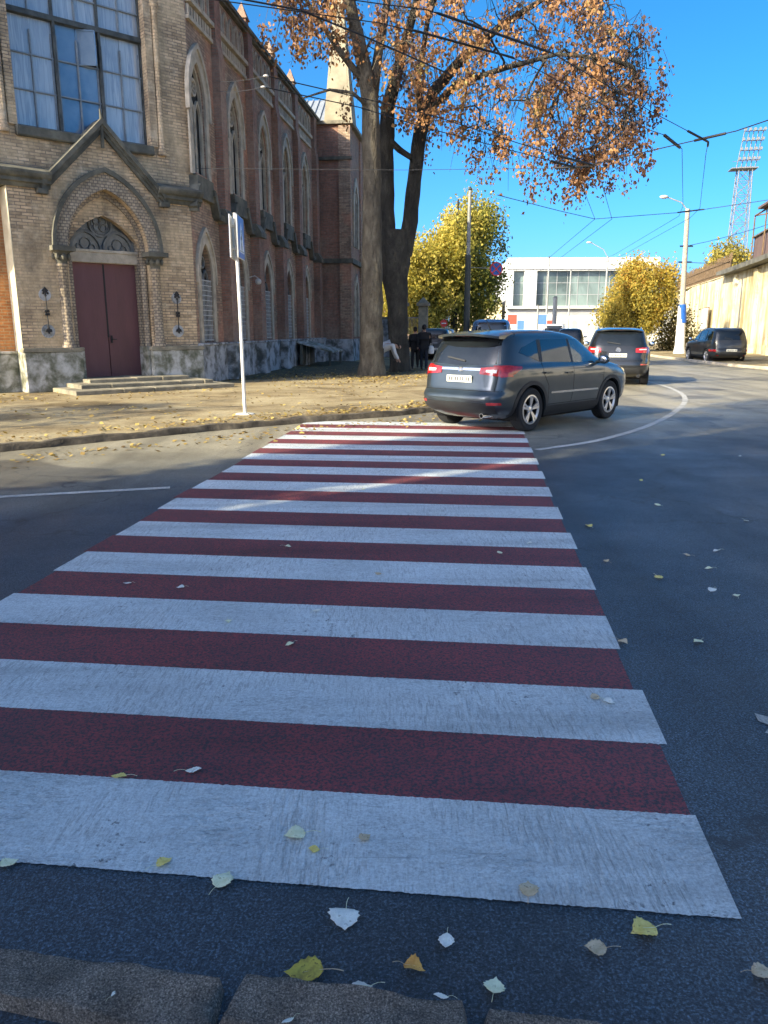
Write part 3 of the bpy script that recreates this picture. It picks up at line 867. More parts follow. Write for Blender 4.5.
# -- nave
NL = 17.6
ck = [.95+3.42*k for k in range(5)]
bk = [c+1.73 for c in ck]
mb = MB()
holes = []
for c in ck:
    holes.append(arch(c, .56, 6.05, 8.0, 9.0)); holes.append(arch(c, .50, 1.30, 3.25, 4.15))
mb.holed([(.0, .08), (NL, .08), (NL, 11.45), (.37, 11.45), (.37, 5.4), (.0, 5.4)], holes, 0, .5)
part(mb, 'nave_wall', M['brick_nave'], NX)
mb = MB(); mb.box(.4, NL, .5, .52, .1, 11.4)
part(mb, 'nave_lining', M['liner'], NX)
for k, c in enumerate(ck):
    # upper window
    mb = MB(); arch_band(mb, c, .56, .80, 5.95, 8.0, 9.0, 9.34, -.06, .0)
    arch_band(mb, c, .80, .90, 7.6, 8.0, 9.34, 9.48, -.12, 0)
    uw = part(mb, 'upper_window', M['trim'], NX)
    mb = MB()
    mb.box(c-.035, c+.035, .07, .14, 6.05, 7.9)
    for sx in (-1, 1):
        arch_band(mb, c+sx*.27, .20, .26, 6.05, 7.55, 8.0, 8.08, .07, .14, 6)
    ring(mb, c, 8.36, .21, .06, .07, .14, 18)
    for q in range(4): ring(mb, c+.09*cos(q*pi/2), 8.36+.09*sin(q*pi/2), .075, .025, .09, .14, 10)
    arch_band(mb, c, .50, .56, 6.05, 8.0, 8.9, 9.0, .05, .14, 8)
    mb.build('tracery', M['trim'], uw, NX)
    mb = MB(); mb.prism(arch(c, .56, 6.05, 8.0, 9.0), .16, .17)
    mb.build('pane', M['glass_dark'], uw, NX)
    mb = MB(); mb.prism([(c-.68, 5.35), (c+.68, 5.35), (c+.68, 5.93), (c-.68, 5.93)], -.16, .3)
    vs = [(c-.68, -.16, 5.93), (c+.68, -.16, 5.93), (c+.60, .3, 6.08), (c-.60, .3, 6.08)]
    mb.add(vs, [(0, 1, 2, 3)])
    mb.build('sill', M['darkstone'], uw, NX)
    # lower window
    mb = MB(); arch_band(mb, c, .50, .73, 1.28, 3.25, 4.15, 4.48, -.055, .0)
    arch_band(mb, c, .73, .81, 3.0, 3.25, 4.48, 4.60, -.10, 0)
    lw = part(mb, 'lower_window', M['trim'], NX)
    mb = MB()
    mb.box(c-.03, c+.03, .07, .13, 1.3, 3.3)
    for sx in (-1, 1): arch_band(mb, c+sx*.24, .18, .23, 1.3, 3.0, 3.35, 3.42, .07, .13, 6)
    ring(mb, c, 3.62, .16, .05, .07, .13, 16)
    mb.build('tracery', M['tracery'], lw, NX)
    mb = MB(); mb.prism(arch(c, .50, 1.30, 3.25, 4.15), .16, .17)
    mb.build('pane', M['glass_dark'], lw, NX)
    mb = MB()
    for i in range(9): mb.box(c-.46+i*.115-.011, c-.46+i*.115+.011, .015, .03, 1.32, 3.12)
    for i in range(13): mb.box(c-.49, c+.49, .002, .015, 1.36+i*.144-.011, 1.36+i*.144+.011)
    mb.build('window_grille', M['white_grille'], lw, NX)
    # drip string rising in a gablet under each upper window
    mb = MB()
    c0, c1 = max(.1, c-1.42), c+1.42
    path = [(c0, 5.0), (c-.98, 5.0), (c-.66, 5.62), (c-.55, 5.62)]
    for a, b in zip(path[:-1], path[1:]): mb.bar((a[0], -.10, a[1]), (b[0], -.10, b[1]), .17, .26)
    part(mb, 'string_course', M['darkstone'], NX); mb = MB()
    path = [(c+1.42, 5.0), (c+.98, 5.0), (c+.66, 5.62), (c+.55, 5.62)]
    for a, b in zip(path[:-1], path[1:]): mb.bar((a[0], -.10, a[1]), (b[0], -.10, b[1]), .17, .26)
    part(mb, 'string_course', M['darkstone'], NX)
    # frieze, parapet tracery
    mb = MB()
    fa = max(.40, c-1.43)
    mb.box(fa, c+1.43, -.10, .0, 9.92, 10.02); mb.box(fa, c+1.43, -.16, .0, 10.34, 10.46)
    x = fa+.03
    while x < c+1.38:
        mb.prism([(x, 10.04), (x+.10, 10.14), (x, 10.32), (x-.10+.0, 10.14)] if False else [(x+.02, 10.05), (x+.15, 10.05), (x+.15, 10.30), (x+.02, 10.30)], -.07, 0)
        x += .22
    part(mb, 'frieze', M['trim'], NX)
    mb = MB()
    for i in range(5):
        x = c-1.12+i*.56
        if x < .65: continue
        arch_band(mb, x, .15, .215, 10.50, 10.95, 11.18, 11.27, -.05, .0, 5)
    part(mb, 'parapet_tracery', M['trim'], NX)
mb = MB(); mb.box(.45, NL, -.22, .55, 11.45, 11.56); mb.box(.45, NL, -.14, .5, 11.38, 11.45)
part(mb, 'parapet_coping', M['darkstone'], NX)
for k, b in enumerate(bk):
    if k == 4: b = 16.75
    mb = MB()
    h = .29
    mb.box(b-h, b+h, -.32, 0, .1, 4.86); 
    mb.box(b-.26, b+.26, -.24, 0, 5.0, 9.55)
    mb.prism([(b-.26, 9.55), (b+.26, 9.55), (b+.26, 9.6), (b-.26, 9.6)], -.24, 0)
    vs = [(b-.26, -.24, 9.6), (b+.26, -.24, 9.6), (b+.26, -.16, 10.05), (b-.26, -.16, 10.05)]
    mb.add(vs, [(0, 1, 2, 3)]); mb.box(b-.26, b+.26, -.16, 0, 9.6, 11.4)
    mb.add([(b-.26, -.24, 9.6), (b-.26, -.16, 10.05), (b-.26, -.16, 9.6), (b+.26, -.24, 9.6), (b+.26, -.16, 10.05), (b+.26, -.16, 9.6)], [(0, 1, 2), (3, 5, 4)])
    bt = part(mb, 'buttress', M['brick_red'], NX)
    mb = MB()
    pr = [(-.42, 4.86), (-.42, 5.02), (-.24, 5.30), (0, 5.30), (0, 4.86)]
    n = 5; vs = [(b-h-.06, y, z) for y, z in pr]+[(b+h+.06, y, z) for y, z in pr]
    mb.add(vs, [tuple(range(n)), tuple(range(2*n-1, n-1, -1))]+[(i, (i+1) % n, (i+1) % n+n, i+n) for i in range(n)])
    mb.build('weathering', M['darkstone'], bt, NX)
    mb = MB(); mb.box(b-.33, b+.33, -.42, 0, .08, 1.20); mb.box(b-.36, b+.36, -.46, 0, 1.20, 1.27)
    mb.build('buttress_base', M['plaster'], bt, NX, bevel=.02)
    if k in (1, 2, 3):
        mb = MB(); mb.box(b-.17, b+.17, -.08, .26, 11.56, 11.85)
        mb.add([(b-.22, -.13, 11.85), (b+.22, -.13, 11.85), (b+.22, .31, 11.85), (b-.22, .31, 11.85), (b, .09, 12.4)], [(0, 1, 4), (1, 2, 4), (2, 3, 4), (3, 0, 4), (3, 2, 1, 0)])
        part(mb, 'pinnacle', M['brick_red'], NX)
mb = MB()
for a, b_ in [(0.0, bk[0]-.37)]+[(bk[i]+.37, (bk[i+1] if i < 3 else 16.75)-.37) for i in range(4)]+[(17.12, NL)]:
    mb.box(a, b_, -.12, .0, .08, 1.20); mb.prism([(a, 1.2), (b_, 1.2), (b_, 1.27), (a, 1.27)], -.16, 0)
part(mb, 'nave_plinth', M['plaster'], NX, bevel=.012)
mb = MB(); mb.tube([(17.25, -.10, .5), (17.25, -.10, 9.9), (17.25, .0, 10.05)], .055, 8)
for z in (1.2, 3, 5, 7, 9): mb.lathe([(.075, z), (.075, z+.06)], 8, 'z', (17.25, -.10, 0))
part(mb, 'downpipe', M['pipe'], NX, smooth=40)
# small wall lamp between the second and third windows
mb = MB(); mb.sphere((5.15, -.42, 3.30), .11, 10, 8); mb.tube([(5.15, 0, 3.42), (5.15, -.3, 3.5), (5.15, -.42, 3.42)], .018, 6)
part(mb, 'wall_lamp', M['ins'], NX, smooth=50)
mb = MB()
mb.add([(0, .5, 11.3), (NL+8, .5, 11.3), (NL+8, 5.4, 13.6), (0, 5.4, 13.6), (0, 10.5, 11.3), (NL+8, 10.5, 11.3)], [(0, 1, 2, 3), (3, 2, 5, 4), (0, 3, 4), (1, 5, 2)])
part(mb, 'nave_roof', M['roof_metal'], NX)
mb = MB(); mb.box(.4, NL+8, 10.2, 10.5, 0, 11.3); mb.box(NL+7.8, NL+8, .4, 10.4, 0, 11.3)
part(mb, 'rear_wall', M['brick_nave'], NX)

# -- transept
TP = V(CP)+V((sin(radians(7))*NL, cos(radians(7))*NL, 0))
TX = frame(TP, 97.0, CP)
TW, TD = 1.62, 8.0
mb = MB(); mb.box(0, TW, 0, TD, .08, 11.3)
part(mb, 'transept_wall', M['brick_red'], TX)
mb = MB()
for x0, x1, y0, y1 in ((TW-.5, TW+.02, -.10, .0),):
    mb.box(x0, x1, y0, y1, .1, 11.25)
mb.box(TW, TW+.08, -.10, .42, .1, 11.25); mb.box(TW, TW+.08, 3.2, 3.7, .1, 11.25)
part(mb, 'corner_pier', M['brick_nave'], TX)
mb = MB(); mb.box(-.02, TW+.2, -.2, .0, 4.9, 5.12); mb.box(TW, TW+.2, 0, TD, 4.9, 5.12)
part(mb, 'string_course', M['darkstone'], TX)
mb = MB(); mb.box(-.02, TW+.16, -.16, .0, 9.7, 9.85)
part(mb, 'string_course', M['darkstone'], TX)
mb = MB(); mb.box(0, TW+.14, -.16, .0, .08, 1.2); mb.box(TW, TW+.14, 0, TD, .08, 1.2)
part(mb, 'transept_plinth', M['plaster'], TX, bevel=.01)
mb = MB(); mb.box(-.05, TW+.22, -.2, .3, 11.3, 11.45); mb.box(TW-.2, TW+.22, .3, TD, 11.3, 11.45)
part(mb, 'parapet_coping', M['step'], TX)
SX = frame(TP+V((cos(radians(7))*TW, -sin(radians(7))*TW, 0)), 7.0, CP)
mb = MB()
arch_band(mb, 1.8, .55, .85, 5.8, 7.8, 8.8, 9.2, -.08, -.002); arch_band(mb, 1.8, .5, .75, 1.3, 3.2, 4.1, 4.5, -.08, -.002)
tw_ = part(mb, 'transept_window', M['trim'], SX)
mb = MB(); mb.prism(arch(1.8, .55, 5.8, 7.8, 8.8), -.02, -.004); mb.prism(arch(1.8, .5, 1.3, 3.2, 4.1), -.02, -.004)
mb.build('pane', M['glass_dark'], tw_, SX)
mb = MB(); mb.box(1.76, 1.84, -.06, -.02, 5.8, 8.3); mb.box(1.76, 1.84, -.06, -.02, 1.3, 3.7); ring(mb, 1.8, 8.2, .22, .06, -.06, -.02, 16)
mb.build('tracery', M['trim'], tw_, SX)
# metal transept roof with standing seams and the tapering stone turret
mb = MB()
rx0, rx1, ry0, ry1 = -3.6, .35, .6, 4.5
mb.add([(rx0, ry0, 11.5), (rx1, ry0, 11.5), (rx1-.4, ry1, 13.6), (rx0, ry1, 13.6)], [(0, 1, 2, 3)])
for i in range(12):
    t = i/11
    mb.bar((rx0+(rx1-rx0)*t, ry0, 11.53), (rx0+(rx1-.4-rx0)*t, ry1, 13.63), .05, .06, (0, 0, 1))
part(mb, 'transept_roof', M['roof_metal'], TX)
mb = MB()
b0, b1, zt = .70, .20, 17.0
cx, cy = 1.05, 1.0
vs = [(cx-b0, cy-b0, 11.45), (cx+b0, cy-b0, 11.45), (cx+b0, cy+b0, 11.45), (cx-b0, cy+b0, 11.45), (cx-b1, cy-b1, zt), (cx+b1, cy-b1, zt), (cx+b1, cy+b1, zt), (cx-b1, cy+b1, zt)]
mb.add(vs, [(0, 1, 5, 4), (1, 2, 6, 5), (2, 3, 7, 6), (3, 0, 4, 7), (4, 5, 6, 7), (3, 2, 1, 0)])
part(mb, 'stone_turret', M['turret'], TX)

# small slanting board canopy against the nave plinth
can = empty('cellar_canopy', tuple(V(CP)+V((sin(radians(7))*13.2+.9*cos(radians(7)), cos(radians(7))*13.2-.9*sin(radians(7)), .12))), radians(83), 'low slanting board canopy against the church plinth beside the big tree', 'canopy')
mb = MB(); mb.add([(-1.4, .75, 1.05), (1.4, .75, 1.05), (1.4, -.85, .62), (-1.4, -.85, .62), (-1.4, .75, .98), (1.4, .75, .98), (1.4, -.85, .55), (-1.4, -.85, .55)], [(0, 1, 2, 3), (7, 6, 5, 4), (0, 4, 5, 1), (1, 5, 6, 2), (2, 6, 7, 3), (3, 7, 4, 0)])
mb.build('board_roof', M['plaster2'], can)
for x in (-1.3, 1.3):
    mb = MB(); mb.box(x-.05, x+.05, -.78, -.68, 0, .6); mb.build('post', M['darkstone'], can)
mb = MB(); mb.box(-1.3, 1.3, .5, .62, 0, .9); mb.build('back_panel', M['darkstone'], can)

# ------------------------------------------------------------------ cars
def hull(levels, nseg=88):
    """body lofted through plan outlines: (z, x_rear, x_front, half width, squareness)"""
    L = np.array(levels, float)
    zs = [L[0, 0]]
    for a, b in zip(L[:-1, 0], L[1:, 0]):
        k = max(1, int(math.ceil((b-a)/.035)))
        zs += list(a+(b-a)*(np.arange(1, k+1)/k))
    zs = np.array(zs)
    A = np.stack([np.interp(zs, L[:, 0], L[:, i]) for i in range(1, 5)], 1)
    S = A.copy()
    for _ in range(2):
        S[1:-1] = .25*S[:-2]+.5*S[1:-1]+.25*S[2:]
    vs, fs = [], []
    for z, (xr, xf, wd, n) in zip(zs, S):
        cx, a = (xr+xf)/2, (xf-xr)/2
        for k in range(nseg):
            t = 2*pi*k/nseg
            c, s = cos(t), sin(t)
            vs.append((cx+a*math.copysign(abs(c)**(2/n), c), wd*math.copysign(abs(s)**(2/n), s), z))
    m = len(zs)
    for i in range(m-1):
        for k in range(nseg):
            fs.append((i*nseg+k, i*nseg+(k+1) % nseg, (i+1)*nseg+(k+1) % nseg, (i+1)*nseg+k))
    fs.append(tuple(range(nseg))[::-1]); fs.append(tuple(range((m-1)*nseg, m*nseg)))
    return vs, fs

def cut_wheels(vs, fs, axles, r):
    me = bpy.data.meshes.new('tmp'); me.from_pydata(vs, [], fs)
    o = bpy.data.objects.new('tmp', me); C.objects.link(o)
    mb = MB()
    for x in axles:
        for sy in (-1, 1):
            y0, y1 = sorted((sy*.50, sy*1.3))
            mb.lathe([(r, y0), (r, y1)], 36, 'y', (x, 0, .35))
    cm = bpy.data.meshes.new('tmpc'); cm.from_pydata(mb.v, [], mb.f)
    bm = bmesh.new(); bm.from_mesh(cm); bmesh.ops.recalc_face_normals(bm, faces=bm.faces); bm.to_mesh(cm); bm.free()
    bm = bmesh.new(); bm.from_mesh(me); bmesh.ops.recalc_face_normals(bm, faces=bm.faces); bm.to_mesh(me); bm.free()
    co = bpy.data.objects.new('tmpc', cm); C.objects.link(co)
    md = o.modifiers.new('b', 'BOOLEAN'); md.operation = 'DIFFERENCE'; md.object = co; md.solver = 'EXACT'
    dg = bpy.context.evaluated_depsgraph_get(); dg.update()
    out = bpy.data.meshes.new_from_object(o.evaluated_get(dg))
    bpy.data.objects.remove(o); bpy.data.objects.remove(co)
    return out

class Proj:
    """lays panes, lamps and seams on the car's own skin"""
    def __init__(s, vs, fs):
        s.t = BVHTree.FromPolygons([V(v) for v in vs], fs)
    def hit(s, mode, a, b):
        if mode == 'R': o, d = V((a, -4, b)), V((0, 1, 0))
        elif mode == 'L': o, d = V((a, 4, b)), V((0, -1, 0))
        elif mode == 'B': o, d = V((-6, a, b)), V((1, 0, 0))
        elif mode == 'F': o, d = V((6, a, b)), V((-1, 0, 0))
        else: o, d = V((a, b, 5)), V((0, 0, -1))
        p, n, i, dist = s.t.ray_cast(o, d)
        if p is None: return None
        if n.dot(d) > 0: n = -n
        return p, n
    def patch(s, mb, mode, lo, hi, off=.004, nu=14, nv=6):
        """area between a lower and an upper polyline"""
        def rs(pl, n):
            pl = [V((*p, 0)) for p in pl]
            d = [0]
            for a, b in zip(pl[:-1], pl[1:]): d.append(d[-1]+(b-a).length)
            out = []
            for i in range(n+1):
                t = d[-1]*i/n
                k = max(j for j in range(len(pl)-1) if d[j] <= t+1e-9)
                f = (t-d[k])/max(1e-9, d[k+1]-d[k])
                out.append(pl[k].lerp(pl[k+1], min(1, f)))
            return out
        A, B = rs(lo, nu), rs(hi, nu)
        vs, ok = [], []
        base = []
        for i in range(nu+1):
            for j in range(nv+1):
                q = A[i].lerp(B[i], j/nv)
                h = s.hit(mode, q.x, q.y)
                if h is None: vs.append(V((0, 0, 0))); base.append(V((0, 0, 0))); ok.append(False)
                else: vs.append(h[0]+h[1]*off); base.append(h[0]-h[1]*.01); ok.append(True)
        fs = []
        for i in range(nu):
            for j in range(nv):
                q = (i*(nv+1)+j, i*(nv+1)+j+1, (i+1)*(nv+1)+j+1, (i+1)*(nv+1)+j)
                if all(ok[k] for k in q): fs.append(q)
        n0 = len(vs)
        # rim down to the skin
        loop = [i*(nv+1) for i in range(nu+1)]+[nu*(nv+1)+j for j in range(1, nv+1)]+[i*(nv+1)+nv for i in range(nu-1, -1, -1)]+[j for j in range(nv-1, 0, -1)]
        allv = vs+[base[k] for k in loop]
        for a in range(len(loop)):
            b = (a+1) % len(loop)
            if ok[loop[a]] and ok[loop[b]]: fs.append((loop[a], loop[b], n0+b, n0+a))
        mb.add(allv, fs)
    def seam(s, mb, mode, line, wd=.010, off=.0015, n=24):
        for (a, b), (c, d_) in zip(line[:-1], line[1:]):
            L = hypot(c-a, d_-b); nx, ny = -(d_-b)/L*wd/2, (c-a)/L*wd/2
            s.patch(mb, mode, [(a-nx, b-ny), (c-nx, d_-ny)], [(a+nx, b+ny), (c+nx, d_+ny)], off, max(2, int(L/.05)), 1)

def make_wheel(parent, x, y, sy, r, wid, style, rimr=None, steer=0):
    """tyre and alloy rim; outer face towards sy"""
    rimr = rimr or r*.66
    Xm = Matrix.Translation((x, y, r)) @ Matrix.Rotation(steer, 4, 'Z')
    mb = MB(); h = wid/2
    mb.lathe([(rimr, -h*.86), (r*.90, -h), (r*.975, -h*.86), (r, -h*.6), (r, h*.6), (r*.975, h*.86), (r*.90, h), (rimr, h*.86)], 36, 'y', close=True)
    wh = mb.build('wheel', M['rubber'], parent, Xm, smooth=40)
    mb = MB(); yo = sy*h
    mb.lathe([(rimr+.004, yo*.72), (rimr+.006, yo*.93), (rimr-.018, yo*.95), (rimr-.03, yo*.7)], 36, 'y', close=True)
    for k in range(5):
        t = 2*pi*k/5+.3
        for dt in ((-.15, .15) if style == 'twin' else (0,)):
            wd0 = .030 if style == 'twin' else .062
            a = V((cos(t)*.05, yo*.74, sin(t)*.05)); b = V((cos(t+dt)*(rimr-.012), yo*.86, sin(t+dt)*(rimr-.012)))
            mb.bar(a, b, wd0*(1.25), .03, (0, 1, 0))
    mb.lathe([(.001, yo*.83), (.052, yo*.82), (.07, yo*.72), (.07, yo*.5)], 18, 'y')
    mb.build('rim', M['rim'], wh, Xm, smooth=35)
    mb = MB(); mb.lathe([(.001, yo*.35), (rimr-.01, yo*.35)], 28, 'y'); mb.lathe([(.001, yo*.40), (.15, yo*.40)], 20, 'y')
    mb.build('brake_disc', M['liner'], wh, Xm)
    return wh

def car(name, label, s, x, y, az, group=None):
    root = empty(name, (x, y, 0), pi/2-radians(az), label, s.get('cat', 'car'), group)
    vs, fs = hull(s['levels'])
    P = Proj(vs, fs)
    r = s['r']
    me = cut_wheels(vs, fs, s['axles'], r*1.17)
    me.name = 'body'; me.materials.clear(); me.materials.append(M[s['paint']])
    me.shade_smooth(); me.set_sharp_from_angle(angle=radians(38))
    body = bpy.data.objects.new('body', me); C.objects.link(body); body.parent = root
    track = s['track']
    for ax in s['axles']:
        for sy in (-1, 1):
            make_wheel(root, ax, sy*track, sy, r, s.get('tw', .225), s.get('style', 'single'), steer=s.get('steer', 0) if ax > 0 else 0)
    mb = MB()
    for ax in s['axles']:
        for sy in (-1, 1):
            vs2 = []
            for k in range(25):
                t = -.35+(pi+.7)*k/24
                for yy in (.48, s['W']*.955): vs2.append((ax+r*1.155*cos(t), sy*yy, .35+r*1.155*sin(t)))
            mb.add(vs2, [(2*i, 2*i+1, 2*i+3, 2*i+2) for i in range(24)])
            mb.box(ax-r*1.1, ax+r*1.1, min(sy*.47, sy*.50), max(sy*.47, sy*.50), .3, .75)
    mb.box(s['axles'][0]-.3, s['axles'][1]+.3, -.7, .7, .17, .26)
    mb.build('underbody', M['liner'], root)
    # black plastic arches and sills
    if s.get('clad', True):
        for mode, sy in (('R', -1), ('L', 1)):
            for ax in s['axles']:
                mb = MB(); n = 22
                lo = [(ax+r*1.165*cos(t), .35+r*1.165*sin(t)) for t in [-.14+(pi+.28)*k/n for k in range(n+1)]]
                hi = [(ax+r*1.36*cos(t), .35+r*1.34*sin(t)) for t in [-.14+(pi+.28)*k/n for k in range(n+1)]]
                P.patch(mb, mode, lo, hi, .010, 22, 2); mb.build('arch_cladding', M['black_plastic'], root, smooth=40)
            a, b = s['axles']; mb = MB()
            P.patch(mb, mode, [(a+r*1.3, .235), (b-r*1.3, .235)], [(a+r*1.3, .40), (b-r*1.3, .40)], .010, 12, 2); mb.build('sill_cladding', M['black_plastic'], root, smooth=40)
    for poly in s['side_glass']:
        for mode in ('R', 'L'):
            mb = MB(); P.patch(mb, mode, poly[0], poly[1], .004, 16, 6)
            mb.build('side_window', M[poly[2] if len(poly) > 2 else 'tint'], root, smooth=40)
    if 'pillars' in s:
        for mode in ('R', 'L'):
            for lo, hi in s['pillars']:
                mb = MB(); P.patch(mb, mode, lo, hi, .003, 3, 6); mb.build('door_pillar', M['black_plastic'], root, smooth=40)
    mb = MB(); P.patch(mb, 'B', *s['rear_glass'], .004, 16, 8)
    rg = mb.build('rear_window', M['tint'], root, smooth=40)
    mb = MB()
    z0 = s['rear_glass'][0][0][1]
    P.seam(mb, 'B', [(-.05, z0+.03), (.34, z0+.09)], .022, .02)
    mb.build('wiper', M['black_plastic'], rg)
    mb = MB(); P.patch(mb, 'F', *s['wind'], .004, 16, 8)
    mb.build('windscreen', M['tint_light'], root, smooth=40)
    # seams
    mb = MB()
    for mode in ('R', 'L'):
        for ln in s.get('seams', []): P.seam(mb, mode, ln)
    for ln in s.get('rear_seams', []):
        P.seam(mb, 'B', ln, .009, .002)
    mb.build('panel_gaps', M['liner'], root)
    for sy in (-1, 1):
        for mode, lo, hi in s['tail'][::-1]:
            mb = MB()
            if mode == 'B': P.patch(mb, 'B', [(sy*a, b) for a, b in lo], [(sy*a, b) for a, b in hi], .014, 8, 4)
            else: P.patch(mb, 'R' if sy < 0 else 'L', lo, hi, .012, 8, 4)
            tl = mb.build('tail_lamp' if mode == 'B' else 'side_lamp', M['lamp_red'], root, smooth=40)
        if 'tail_clear' in s:
            mb = MB(); lo, hi = s['tail_clear']
            P.patch(mb, 'B', [(sy*a, b) for a, b in lo], [(sy*a, b) for a, b in hi], .018, 6, 3)
            mb.build('clear_lens', M['lamp_clear'], tl, smooth=40)
        if 'reflector' in s:
            a, b, c, d_ = s['reflector']
            mb = MB(); P.patch(mb, 'B', [(sy*a, c), (sy*b, c)], [(sy*a, d_), (sy*b, d_)], .012, 6, 2)
            mb.build('reflector', M['lamp_red'], root)
        mb = MB()
        hx, hz = s['mirror']; w_ = s['W']
        mb.sphere((hx, sy*(w_+.10), hz), .1, 12, 8, (.75, 1.15, .8)); mb.tube([(hx+.02, sy*(w_-.08), hz-.05), (hx, sy*(w_+.06), hz-.03)], .03, 8)
        mr = mb.build('wing_mirror', M[s['paint']], root, smooth=60)
        mb = MB(); mb.sphere((hx-.055, sy*(w_+.10), hz), .085, 12, 6, (.25, 1.0, .75))
        mb.build('mirror_glass', M['chrome'], mr, smooth=60)
        for hx2, hz2 in s.get('handles', []):
            mb = MB()
            h = P.hit('R' if sy < 0 else 'L', hx2, hz2)
            if h:
                p = h[0]+h[1]*.03
                mb.bar((hx2-.10, p.y, hz2+.004), (hx2+.10, p.y, hz2-.004), .03, .022, (0, 1, 0))
                for e in (-.085, .085): mb.bar((hx2+e, p.y, hz2), (hx2+e, p.y-sy*.035, hz2), .028, .02, (1, 0, 0))
                mb.build('door_handle', M[s.get('handle_mat', s['paint'])], root, smooth=40)
        mb = MB(); P.patch(mb, 'F', [(sy*a, b) for a, b in s['head'][0]], [(sy*a, b) for a, b in s['head'][1]], .01, 8, 4)
        mb.build('headlight', M['lamp_clear'], root, smooth=40)
        if 'rails' in s:
            x0, x1, yy, zz = s['rails']
            mb = MB()
            pts = []
            for k in range(9):
                xx = x0+(x1-x0)*k/8
                h = P.hit('T', xx, sy*yy)
                pts.append((xx, sy*yy, (h[0].z if h else zz)+(.045 if 0 < k < 8 else .0)))
            mb.tube(pts, .016, 8)
            mb.build('roof_rail', M[s.get('rail_mat', 'black_plastic')], root, smooth=50)
    if 'strip' in s:
        for mode in ('R', 'L'):
            mb = MB(); P.patch(mb, mode, *s['strip'], .012, 20, 2); mb.build('side_moulding', M['chrome'], root, smooth=40)
    if 'rear_black' in s:
        mb = MB(); P.patch(mb, 'B', *s['rear_black'], .012, 20, 4)
        mb.build('bumper_insert', M['black_plastic'], root, smooth=40)
    if 'rear_chrome' in s:
        mb = MB(); P.patch(mb, 'B', *s['rear_chrome'], .012, 16, 2)
        mb.build('tailgate_trim', M['chrome'], root, smooth=40)
    pz = s['plate_z']; h = P.hit('B', 0, pz); px = h[0].x-.012
    mb = MB(); mb.box(px-.012, px, -.26, .26, pz-.056, pz+.056)
    pl = mb.build('number_plate', M['plate'], root, bevel=.004)
    mb = MB()
    for k in range(8):
        yk = .20-k*.052-(.02 if k > 1 else 0)-(.02 if k > 5 else 0)
        mb.box(px-.0135, px-.0122, yk-.016, yk+.016, pz-.032, pz+.032)
    mb.build('plate_characters', M['ink'], pl)
    if 'badge' in s:
        bz, br = s['badge']; h = P.hit('B', 0, bz); bx = h[0].x-.006
        mb = MB(); mb.lathe([(br*.84, bx), (br, bx-.008), (br, bx+.004)], 24, 'x', (0, 0, bz))
        if s.get('emblem') == 'vw':
            b2 = br*.8; q = [(-.62, .66), (-.22, -.02), (0, .34), (.22, -.02), (.62, .66)]
            for (a, c), (e, g) in zip(q[:-1], q[1:]): mb.bar((bx-.01, a*b2, bz+c*b2+.1*br), (bx-.01, e*b2, bz+g*b2+.1*br), .016, .012, (1, 0, 0))
            q = [(-.9, .2), (-.42, -.85), (0, -.05), (.42, -.85), (.9, .2)]
            for (a, c), (e, g) in zip(q[:-1], q[1:]): mb.bar((bx-.01, a*b2, bz+c*b2-.05*br), (bx-.01, e*b2, bz+g*b2-.05*br), .016, .012, (1, 0, 0))
            mb.lathe([(.001, bx-.002), (br*.84, bx-.002)], 20, 'x', (0, 0, bz))
        else:
            ring_v = [(.5, .9), (.9, .55)]
            for a_, c_ in ring_v:
                vs3 = []
                n = 20
                for k in range(n):
                    t = 2*pi*k/n
                    for f in (1, .8): vs3.append((bx-.012, br*a_*f*cos(t)*.9, bz+br*.62*c_*f*sin(t)+(.0 if a_ < .8 else br*.15)))
                mb.add(vs3, [(2*i, 2*i+1, (2*i+3) % (2*n), (2*i+2) % (2*n)) for i in range(n)])
        mb.build('badge', M['chrome'], root)
    if 'exhaust' in s:
        mb = MB()
        for ey in s['exhaust']: mb.lathe([(.035, s['levels'][2][1]-.02), (.04, s['levels'][2][1]-.02), (.04, s['levels'][2][1]+.3), (.035, s['levels'][2][1]+.3)], 14, 'x', (0, ey, .30), close=True)
        mb.build('exhaust_pipe', M['chrome'], root, smooth=40)
    if 'spoiler' in s:
        x0, x1, yw, z0, z1, zr = s['spoiler']
        mb = MB(); vs4 = []
        for k in range(13):
            yy = -yw+2*yw*k/12; e = 1-(abs(yy)/yw)**4*.35
            zc = -.045*(abs(yy)/yw)**2.5
            vs4 += [(x0-(x0-x1)*0+.0, yy, z1+zc+.012), (x1*1.0+(1-e)*.4, yy, z0+zc+.02), (x1+(1-e)*.4+.01, yy, z0+zc-.018), (x0+.08, yy, zr+zc)]
        f4 = []
        for k in range(12):
            for q in range(4): f4.append((4*k+q, 4*k+(q+1) % 4, 4*k+4+(q+1) % 4, 4*k+4+q))
        f4 += [(0, 1, 2, 3), (51, 50, 49, 48)]
        mb.add(vs4, f4)
        sp = mb.build('roof_spoiler', M[s['paint']], root, smooth=35)
        mb = MB(); mb.box(x1+.02, x1+.04, -.17, .17, z0-.022, z0-.002); mb.build('brake_light', M['lamp_red'], sp)
    if 'antenna' in s:
        ax_, ay_ = s['antenna']; h = P.hit('T', ax_, ay_)
        mb = MB(); mb.tube([h[0], h[0]+V((-.10, 0, .13)), h[0]+V((-.17, 0, .21))], [.012, .006, .003], 6); mb.build('antenna', M['black_plastic'], root)
    mb = MB(); P.patch(mb, 'F', *s['grille'], .01, 12, 4)
    mb.build('front_grille', M['black_plastic'], root, smooth=40)
    return root

